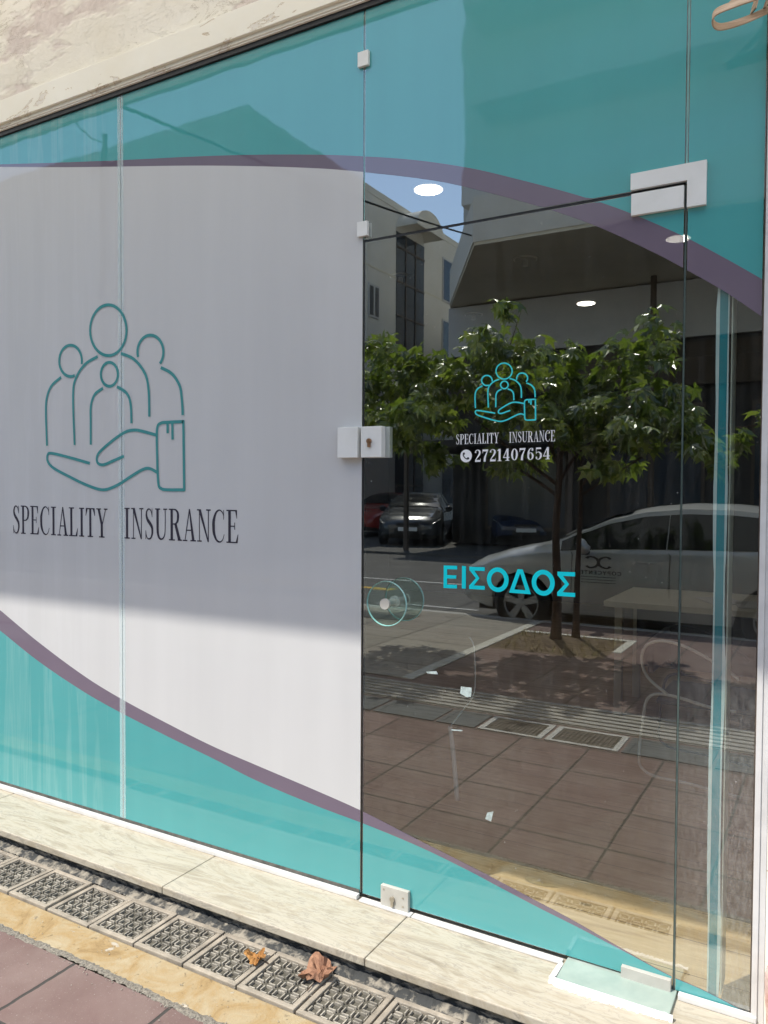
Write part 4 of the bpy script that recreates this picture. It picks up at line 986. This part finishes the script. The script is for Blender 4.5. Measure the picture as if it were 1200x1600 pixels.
# ================================================================== TREES
def leafpoly(s):
    pts = []
    for a, r_ in ((-90, .08), (-60, .42), (-28, .70), (-12, .45), (12, .52), (35, .95), (58, .55), (74, .60), (90, 1.12), (106, .60), (122, .55), (145, .95), (168, .52), (192, .45), (208, .70), (240, .42)):
        pts.append((r_*s*math.cos(R(a)), r_*s*math.sin(R(a))+.1*s))
    return pts
def tree(name, base, trunk_r, clumps, nleaf, ls, m, label, group, trunk_pts, seed, limbs):
    random.seed(seed); t = thing(name, base, 0, label, 'tree', group)
    g = MB(); P, _ = cat3(trunk_pts, 4); nP = len(P); g.tube(P, [trunk_r*(1-.55*i/(nP-1))*(1+.45*math.exp(-i*.9)) for i in range(nP)], 12)
    for a, b in limbs:
        a = Vector(a); b = Vector(b); mid = (a+b)/2+Vector((random.uniform(-.06, .06), random.uniform(-.06, .06), random.uniform(0, .1)))
        Q, _ = cat3([a, mid, b], 4); g.tube(Q, [trunk_r*.42*(1-.75*i/(len(Q)-1)) for i in range(len(Q))], 6)
        for k in range(4):
            q = Q[random.randint(3, len(Q)-1)]; e = q+Vector((random.gauss(0, .2), random.gauss(0, .2), random.gauss(0.03, .16))); g.tube([q, e], [trunk_r*.14, .003], 5)
    g.build('trunk', 'bark', t, smooth=True)
    g = MB(); LP = leafpoly(1.0); n = len(LP)
    tot = sum(c[3]*c[4]*c[5] for c in clumps)
    for cx, cy, cz, rx, ry, rz in clumps:
        k_ = int(nleaf*rx*ry*rz/tot)
        subs = [Vector((random.gauss(0, .5), random.gauss(0, .5), random.gauss(0, .5))) for _ in range(max(4, k_//30))]
        for _ in range(k_):
            s0 = random.choice(subs); v = s0+Vector((random.gauss(0, .15), random.gauss(0, .13), random.gauss(0, .15)))
            if v.length > 1.25: v = v.normalized()*random.uniform(.8, 1.2)
            c = Vector((cx+v.x*rx, cy+v.y*ry, cz+v.z*rz)); s = ls*random.uniform(.5, 1.45)
            out_ = Vector((v.x, v.y, 0)); out_ = out_.normalized() if out_.length > .01 else Vector((1, 0, 0))
            tip = (out_*random.uniform(.3, 1.0)+Vector((random.gauss(0, .4), random.gauss(0, .4), random.uniform(-1.0, .05)))).normalized()
            nrm = (Vector((random.gauss(0, .55), random.gauss(0, .55), 1))); nrm = (nrm-tip*nrm.dot(tip)).normalized(); sd = tip.cross(nrm)
            vs = [c]+[c+sd*x*s+tip*y*s+nrm*(-.55*s*x*x-.25*s*y*y) for x, y in LP]
            g.add(vs, [(0, 1+i, 1+(i+1) % n) for i in range(n)])
    g.build('crown', m, t)
    return t
tb = (-2.30, -5.00, ZG)
tree('street_tree', tb, .048, [(c[0], c[1]+.20, c[2], c[3], c[4]*1.75, c[5]) for c in [(-1.20, .1, 2.68, .50, .5, .36), (-1.70, .1, 2.42, .36, .5, .36), (-.55, 0, 2.78, .50, .55, .36), (-1.45, .1, 1.98, .40, .45, .26), (-.95, .1, 2.15, .5, .5, .36), (-.1, .1, 2.52, .36, .5, .34), (-.25, .1, 2.05, .50, .5, .38), (-1.15, 0, 1.70, .20, .25, .18), (.35, .0, 1.86, .26, .4, .24)]], 2250, .088, 'leaf',
     'wide leafy street tree with the thicker trunk in the paved pit', 'street trees in the tree pit', [(0, 0, 0), (.01, 0, .5), (-.01, 0, 1.1), (.02, 0, 1.7), (0, 0, 2.4)], 8,
     [((0, 0, 1.5), (-1.1, .1, 2.4)), ((0, 0, 1.7), (-.5, 0, 2.8)), ((0, 0, 1.7), (.5, .1, 2.4)), ((-.3, 0, 1.8), (-1.5, .1, 2.1)), ((0, 0, 1.4), (-.9, 0, 1.8)), ((0, 0, 1.5), (.5, 0, 2.0))])
tb2 = (-2.22, -5.38, ZG)
tree('street_tree', tb2, .032, [(c[0], c[1]+.30, c[2], c[3], c[4]*1.7, c[5]) for c in [(.85, .35, 2.35, .42, .45, .55), (.70, .3, 1.90, .55, .5, .33), (1.20, .4, 1.95, .35, .4, .30), (1.75, .5, 1.98, .30, .35, .16), (.35, .2, 2.15, .3, .4, .3)]], 1250, .088, 'leaf2',
     'slender street tree with the thinner trunk, crown leaning right', 'street trees in the tree pit', [(0, 0, 0), (.01, 0, .6), (.03, 0, 1.2), (.05, .0, 1.8), (.25, .05, 2.4)], 15,
     [((.05, 0, 1.5), (.8, .3, 2.4)), ((.03, 0, 1.4), (1.1, .4, 2.0)), ((.8, .3, 1.9), (1.8, .5, 2.0)), ((.05, 0, 1.6), (.8, .3, 2.8))])
random.seed(77)

# ================================================================== CARS
def lerp(tab, s):
    if s <= tab[0][0]: return tab[0][1]
    for (a, b), (c, d) in zip(tab, tab[1:]):
        if s <= c:
            u = (s-a)/(c-a); u = u*u*(3-2*u)*.35+u*.65; return b+(d-b)*u
    return tab[-1][1]
def make_car(name, label, paint, group=None, lettering=False, cat_='car'):
    t = thing(name, (0, 0, 0), label=label, cat=cat_, group=group)
    L = 4.32; ws = (.87, 3.45)
    top = [(0, .52), (.04, .66), (.14, .74), (.35, .83), (.7, .93), (1.0, .99), (1.18, 1.04), (1.5, 1.19), (1.85, 1.335), (2.2, 1.42), (2.6, 1.455), (3.0, 1.45), (3.4, 1.41), (3.8, 1.33), (4.02, 1.22), (4.18, 1.02), (4.28, .86), (4.32, .60)]
    wid = [(0, .52), (.06, .66), (.2, .78), (.45, .855), (.9, .885), (2.2, .89), (3.5, .885), (4.0, .84), (4.22, .76), (4.32, .60)]
    belt = [(0, .60), (.2, .70), (.7, .84), (1.1, .905), (2.0, .935), (3.0, .955), (3.7, .98), (4.1, .96), (4.32, .75)]
    roofw = [(0, .45), (.3, .66), (.9, .78), (1.1, .80), (1.4, .74), (2.0, .62), (3.2, .60), (3.9, .60), (4.1, .68), (4.32, .55)]
    def bottom(s):
        b = .24 if .5 < s < 3.9 else .24+.10*(1-min(1, min(s, L-s)/.45))
        for c in ws:
            d = abs(s-c)
            if d < .365: b = max(b, .30+math.sqrt(.365**2-d*d))
        return b
    ss = [0, .02, .05, .09]+[.14+.04*i for i in range(103)]+[4.27, 4.30, 4.32]
    ss = sorted(set(round(s, 3) for s in ss if s <= L))
    def sec(s):
        w_ = lerp(wid, s); tp = lerp(top, s); bt = min(lerp(belt, s), tp-.03); rw = min(lerp(roofw, s), w_*.97); zb = bottom(s)
        z1 = max(.46, zb+.004); z2 = max(.70, zb+.012); z2 = min(z2, bt-.02) if zb < .6 else z2; z1 = min(z1, z2-.002)
        if zb > z1: z1 = zb+.001
        cab = max(0, min(1, (tp-bt-.05)/.15))
        rail = tp-.035-.02*cab
        return [(w_*.95, zb), (w_, z1), (w_*1.0, z2), (w_*.965, bt-.02), (w_*.945, bt), (rw, max(rail, bt+.003)), (rw*.72, tp-.008), (0, tp)]
    rows = [sec(s) for s in ss]; K = 8
    g = MB(); vs = []; fs = []
    for s, r_ in zip(ss, rows):
        for y, z in r_: vs.append((L/2-s, -y, z))
        for y, z in r_: vs.append((L/2-s, y, z))
    for i in range(len(ss)-1):
        a = i*2*K; b = (i+1)*2*K
        for k in range(K-1):
            fs.append((a+k, a+k+1, b+k+1, b+k)); fs.append((a+K+k, b+K+k, b+K+k+1, a+K+k+1))
    for e in (0, len(ss)-1):
        a = e*2*K; fs.append(tuple([a+k for k in range(K)]+[a+K+k for k in range(K-1, -1, -1)]))
    g.add(vs, fs); o = g.build('body', paint, t, smooth=True); sharp(o, 40)
    g = MB(); g.box((-L/2+.3, -.74, .20), (L/2-.3, .74, .60)); g.build('underbody', 'black', t)
    def pt(s, k, u, side, off):
        r_ = sec(s); a = r_[k]; b = r_[k+1]; y = a[0]+(b[0]-a[0])*u; z = a[1]+(b[1]-a[1])*u
        dy, dz = b[1]-a[1], a[0]-b[0]; l = math.hypot(dy, dz) or 1
        return (L/2-s, side*(y+off*dy/l), z+off*dz/l)
    for side in (-1, 1):
        for s0, s1, nm in ((1.30, 2.415, 'side_window'), (2.425, 3.38, 'side_window'), (3.39, 3.86, 'side_window')):
            g = MB(); vs = []; fs = []; n = 22
            for i in range(n+1):
                s = s0+(s1-s0)*i/n; taper = 1 if s < 3.3 else 1-max(0, (s-3.42)/.6)
                for u in (.08, .5, .08+.80*taper): vs.append(pt(s, 4, u, side, .005))
                if i: k = i*3; fs += [(k-3, k-2, k+1, k), (k-2, k-1, k+2, k+1)]
            g.add(vs, fs); g.build(nm, 'car_glass', t, smooth=True)
        # wheels
        for c in ws:
            wl = bpy.data.objects.new('wheel', None); COL.objects.link(wl); wl.parent = t; wl.location = (L/2-c, side*.80, .315)
            g = MB(); prof = [(-.10, .20), (-.10, .29), (-.075, .315), (.075, .315), (.10, .29), (.10, .205)]; n = 36; vs = []; fs = []
            for i in range(n):
                a = 2*math.pi*i/n
                for y, r_ in prof: vs.append((r_*math.cos(a), y*side, r_*math.sin(a)))
            m_ = len(prof)
            for i in range(n):
                for k in range(m_-1): fs.append((i*m_+k, i*m_+k+1, ((i+1) % n)*m_+k+1, ((i+1) % n)*m_+k))
            g.add(vs, fs); g.build('tyre', 'tyre', wl, smooth=True)
            g = MB()
            g.tube([(0, side*.085, 0), (0, side*.097, 0)], [.045, .035], 16)
            for k in range(5):
                a = math.pi/2+2*math.pi*k/5; ca, sa = math.cos(a), math.sin(a)
                q = []
                for r_, wd in ((.03, .030), (.195, .044)):
                    for sg in (-1, 1): q.append((r_*ca-sg*wd*sa, r_*sa+sg*wd*ca))
                vv = [(x, side*.092, z) for x, z in q]+[(x, side*.06, z) for x, z in q]
                g.add(vv, [(0, 1, 3, 2), (4, 6, 7, 5), (0, 2, 6, 4), (1, 5, 7, 3), (2, 3, 7, 6)])
            n = 36; vs = []; fs = []
            for i in range(n):
                a = 2*math.pi*i/n
                for r_, y in ((.185, .08), (.195, .096), (.208, .096)): vs.append((r_*math.cos(a), side*y, r_*math.sin(a)))
            for i in range(n):
                for k in range(2): fs.append((i*3+k, i*3+k+1, ((i+1) % n)*3+k+1, ((i+1) % n)*3+k))
            g.add(vs, fs); g.build('rim', 'rim', wl)
            g = MB(); g.cyl((0, side*.03, 0), (0, 1, 0), .19, .02, 30); g.build('brake_disc', 'black', wl)
        # mirror, handles, door lines, lamps
        g = MB(); c = Vector((L/2-1.60, side*.96, .99))
        bm = bmesh.new(); bmesh.ops.create_uvsphere(bm, u_segments=16, v_segments=10, radius=1); 
        vs = [(c.x+v.co.x*.06+(.03 if v.co.z > 0 else 0), c.y+v.co.y*.10, c.z+v.co.z*.085) for v in bm.verts]; fs = [tuple(v.index for v in f.verts) for f in bm.faces]; bm.free()
        g.add(vs, fs); g.build('mirror', paint, t, smooth=True)
        g = MB(); g.box((c.x-.03, side*.84, .90), (c.x+.03, side*.95, .935)); g.build('mirror_foot', 'black', t)
        g = MB()
        for s in ((2.24,) if lettering else (2.22, 3.2)): g.box((L/2-s-.09, side*.888, .835), (L/2-s+.09, side*.902, .852))
        g.build('door_handle', 'lens', t, bevel=.003)
        for s in (1.42, 2.44):
            g = MB(); pts = [pt(s+(.0 if k > 2 else .02), k, u, side, .001) for k, u in ((1, .1), (1, .9), (2, .5), (2, 1), (3, .9))]; g.tube(pts, .004, 5); g.build('door_seam', 'black', t)
        g = MB(); vs = []; fs = []
        for i in range(9):
            s = .10+.36*i/8
            for u in (.62-.25*math.sin(i/8*3.1), .98): vs.append(pt(s, 2, u, side, .006))
            if i: k = i*2; fs.append((k-2, k-1, k+1, k))
        g.add(vs, fs); g.build('headlight', 'lens', t, smooth=True)
        g = MB(); vs = []; fs = []
        for i in range(7):
            s = 4.05+.2*i/6
            for u in (.3, .95): vs.append(pt(s, 2, u, side, .006))
            if i: k = i*2; fs.append((k-2, k-1, k+1, k))
        g.add(vs, fs); g.build('tail_light', 'car_red', t, smooth=True)
    # windscreen and rear window
    for s0, s1, nm in ((1.22, 2.02, 'windscreen'), (3.86, 4.12, 'rear_window')):
        g = MB(); vs = []; fs = []
        for i in range(11):
            s = s0+(s1-s0)*i/10
            tp = lerp(top, s); rw = lerp(roofw, s)
            for y, dz in ((-.90, -.022), (-.5, .002), (0, .006), (.5, .002), (.90, -.022)): vs.append((L/2-s+(.012 if s0 < 2 else -.012), y*rw, tp+dz+.010))
            if i:
                k = i*5; fs += [(k-5+a, k-4+a, k+1+a, k+a) for a in range(4)]
        g.add(vs, fs); g.build(nm, 'car_glass', t, smooth=True)
    g = MB(); g.box((L/2-.03, -.36, .33), (L/2+.008, .36, .47)); g.box((L/2-.10, -.30, .56), (L/2-.005, .30, .63)); g.build('grille', 'black', t)
    g = MB(); g.box((L/2+.008, -.26, .42), (L/2+.014, .26, .52)); g.build('number_plate', 'paper', t)
    return t
car = make_car('parked_car', 'silver hatchback with dark door lettering parked at the kerb behind the tree', 'car_silver', lettering=True)
car.location = (-3.09+(.87-2.16)*-1, -7.10, ZR); car.rotation_euler = (0, 0, R(180))
# the side that faces the shop is local y<0 after the half turn; letters read from the pavement
def car_fn(x0, x1, z0, z1, W):
    def fn(u, v, o):
        # local x grows towards the nose; reading direction on this side runs nose -> tail mirrored by the turn
        x = x0+(x1-x0)*u/W; z = z0+(z1-z0)*v
        return (x, -.8945-o, z)
    return fn
# door lettering: world x centre about -1.95 -> local x = -(wx - car.x)
cxl = car.location.x
def LX(wx): return -(wx-cxl)
# seen from the shop (looking along -Y) the viewer's right is -X, so text starts at larger world X
polys, W = lay('COPYCENTER', SAN, .10)
flat(polys, car_fn(LX(-1.98), LX(-2.47), .69, .73, W), 'lettering', rough_mat('charcoal lettering', (.05, .045, .04), (.07, .06, .055)), car)
cc = rib([(.44, .80), (.30, .95), (.12, .90), (-.02, .72), (-.06, .5), (-.02, .28), (.12, .10), (.30, .05), (.44, .20)], .13)
cc2 = rib([(-.56, .80), (-.42, .95), (-.24, .90), (-.10, .72), (-.06, .5), (-.10, .28), (-.24, .10), (-.42, .05), (-.56, .20)], .13)
flat(cc+cc2, car_fn(LX(-2.24), LX(-2.37), .755, .885, .5), 'door_emblem', bpy.data.materials['charcoal lettering'], car)
g = MB()
for k in range(3): g.box((LX(-2.04), -.8955, .66-.03*k), (LX(-2.41), -.895, .666-.03*k))
g.build('lettering', bpy.data.materials['charcoal lettering'], car)

for nm_, pt_, loc_, a_, lab_ in (('parked_car', 'car_black', (-10.75, -18.4), 70, 'dark grey car with its bonnet towards the shop, left of the added canopy'), ('parked_car', 'car_blue', (-8.1, -19.6), 64, 'dark blue car under the added canopy, right of the dark grey one'),
        ('parked_car', 'car_red', (-13.4, -21.4), 92, 'red car behind the dark grey one by the apartment block')):
    c_ = make_car(nm_, lab_, pt_, 'cars parked far across the street'); c_.location = (loc_[0], loc_[1], ZR+.06); c_.rotation_euler = (0, 0, R(a_))

# ================================================================== BUILDINGS ACROSS THE STREET
A = thing('apartment_building', (-14.79, -15.47, 0), label='beige apartment block with dark glazed stair tower and gabled corner, across the street', cat='building')
g = MB(); g.box((0, 0, -.2), (-14, -42, 12.0)); g.build('wall', 'beige2', A)
g = MB(); g.box((.02, .02, 12.001), (-14.02, -42.02, 12.25)); g.build('parapet', 'beige', A)
def inA(y0, y1, z0, z1, nm, m, d=.03):   # on the facade that faces +X
    g = MB(); g.box((.002, -(y0-15.47), z0), (d, -(y1-15.47), z1)); return g.build(nm, m, A)
inA(24.2, 26.5, .5, 11.2, 'stair_glazing', 'stair_glass', .02)
g = MB()
for z in [1.5+1.3*k for k in range(8)]: g.box((.021, -(24.2-15.47), z), (.05, -(26.5-15.47), z+.08))
for y in (24.9, 25.7): g.box((.021, -(y-15.47), .5), (.048, -(y+.07-15.47), 11.2))
g.build('glazing_bars', 'iron', A)
g = MB(); n = 20; cy = -(25.35-15.47)
vs = [(.9, cy+1.15*math.cos(math.pi*i/n), 11.35+.75*math.sin(math.pi*i/n)) for i in range(n+1)]; vs2 = [(-.5, v[1], v[2]) for v in vs]
g.add(vs+vs2, [tuple(range(n+1)), tuple(range(2*n+1, n, -1))]+[(i, i+1, n+2+i, n+1+i) for i in range(n)]); g.build('stair_cap', 'beige', A)
def winA(y0, y1, z0, z1):
    f = inA(y0, y1, z0, z1, 'window', 'fascia', .04)
    g = MB(); w2 = (y1-y0)
    for k in range(2): g.box((.042, -(y0+.08+k*w2/2-15.47), z0+.08), (.05, -(y0+w2/2*(k+1)-.06-15.47), z1-.08))
    g.build('pane', 'stair_glass', f)
for zz in (1.2, 4.4, 7.3, 10.0-.1):
    winA(28.2, 30.9, zz-.5, zz+1.35)
    winA(33, 35, zz, zz+1.25)
for zz in (4.4, 7.6): winA(22.15, 22.9, zz, zz+1.2)
for zz in (1.2, 4.4, 7.3, 9.9): winA(18, 20, zz, zz+1.3)
g = MB()
for z in (3.4, 6.4, 9.4): g.box((.001, 0, z), (.012, -42, z+.05))
g.build('floor_line', 'olive', A)

Bb = thing('arcade_building', (-6.7, -13.0, 0), label='large beige building with deep overhanging storey and dark arcade below', cat='building')
def relB(poly): return [(x+6.7, y+13.0) for x, y in poly]
g = MB(); g.prism(relB([(-6.7, -13), (9, -13), (9, -30), (-14, -30), (-9.5, -17.8)][::-1]), 6.52, 7.45); g.build('overhang', 'beige', Bb)
g = MB(); g.prism(relB([(-6.68, -13.02), (8.98, -13.02), (8.98, -29.9), (-13.9, -29.9), (-9.47, -17.8)][::-1]), 6.45, 6.518); g.build('soffit', 'olive', Bb)
g = MB(); g.prism(relB([(-11.0, -22), (9, -22), (9, -34), (-11.0, -34)][::-1]), 7.451, 19.5); g.build('tower_wall', 'beige', Bb)
g = MB()
for k, z in enumerate((10.2, 13.2, 16.2)): g.box((-10.35+6.7+.25*(k % 2), -8.999, z), (15, -7.4, z+1.05))
g.build('balcony', 'beige2', Bb)
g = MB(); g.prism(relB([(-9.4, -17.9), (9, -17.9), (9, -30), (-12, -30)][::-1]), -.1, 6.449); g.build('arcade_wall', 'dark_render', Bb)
g = MB(); g.tube([(2.8, -4.2, -.1), (2.8, -4.2, 6.449)], .07, 10); g.build('drainpipe', 'iron', Bb)
g = MB(); g.box((-2.8, -4.9, 5.05), (15.6, -4.75, 6.40)); g.build('fascia', 'fascia', Bb)
g = MB(); g.box((-2.7, -4.9, 3.9), (15.6, -4.6, 4.9)); g.build('awning_box', rough_mat('brown band', (.06, .045, .035), (.09, .07, .05), 2), Bb)
for x in (6.3, 9.7):
    g = MB(); g.box((x, -4.3, -.1), (x+.45, -3.85, 6.449)); g.build('column', 'olive', Bb)
# shop windows in the arcade
for k, x in enumerate((-1.7, 1.6, 4.9, 8.4)):
    g = MB(); g.box((x, -4.899, .3), (x+2.3, -4.86, 3.5)); f = g.build('window', 'iron', Bb)
    g = MB(); g.box((x+.08, -4.858, .4), (x+2.22, -4.85, 3.4)); g.build('pane', 'stair_glass', f)
Cb = thing('distant_building', (-30, -60, 0), label='plain grey block closing the side street far away', cat='building')
g = MB(); g.box((0, 0, -.2), (40, -10, 9)); g.build('wall', 'beige2', Cb)
g = MB()
for i in range(12):
    for z in (1.2, 4.2, 7.0-.2): g.box((1.5+i*3.2, .001, z), (2.8+i*3.2, .03, z+1.3))
g.build('window', 'stair_glass', Cb)
# pole and cables
t = thing('shade_canopy', (-9.7, -14.9, ZR), label='added low dark canopy shading the parked cars across the street', cat='canopy')  # canopy added to throw shade on the cars and ground over there
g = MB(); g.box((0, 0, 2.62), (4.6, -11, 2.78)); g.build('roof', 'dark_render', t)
for x in (.2, 4.4):
    g = MB(); g.box((x, -.3, 0), (x+.1, -.4, 2.62)); g.build('post', 'iron', t)
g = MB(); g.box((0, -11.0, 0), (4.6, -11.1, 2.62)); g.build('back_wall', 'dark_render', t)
t = thing('utility_pole', (-17.0, -12.3, ZR), label='thin pole with cross arm beside the apartment block, faint in the left pane', cat='pole')
g = MB(); g.tube([(0, 0, 0), (0, 0, 10.9)], [.12, .07], 10); g.build('mast', 'iron', t)
g = MB(); g.box((-.6, -.05, 10.0), (.6, .05, 10.1)); g.build('cross_arm', 'iron', t)
def cable(a, b, sag, label, r_=.016):
    a = Vector(a); b = Vector(b); pts = []
    for i in range(25):
        u = i/24; p = a.lerp(b, u); p.z -= sag*4*u*(1-u); pts.append(p)
    g = MB(); g.tube(pts, r_, 6); o = g.build('overhead_cable', 'black'); tag(o, label, 'cable', 'cables over the street')
cable((-5.6, -.9, 4.6), (-6.9, -14.0, 6.9), .12, 'thick dark cable slanting from the door top towards the far building')
cable((-17.0, -12.3, 10.5), (-4.5, -.2, 5.2), .5, 'thin cable from the pole to the shop roof')
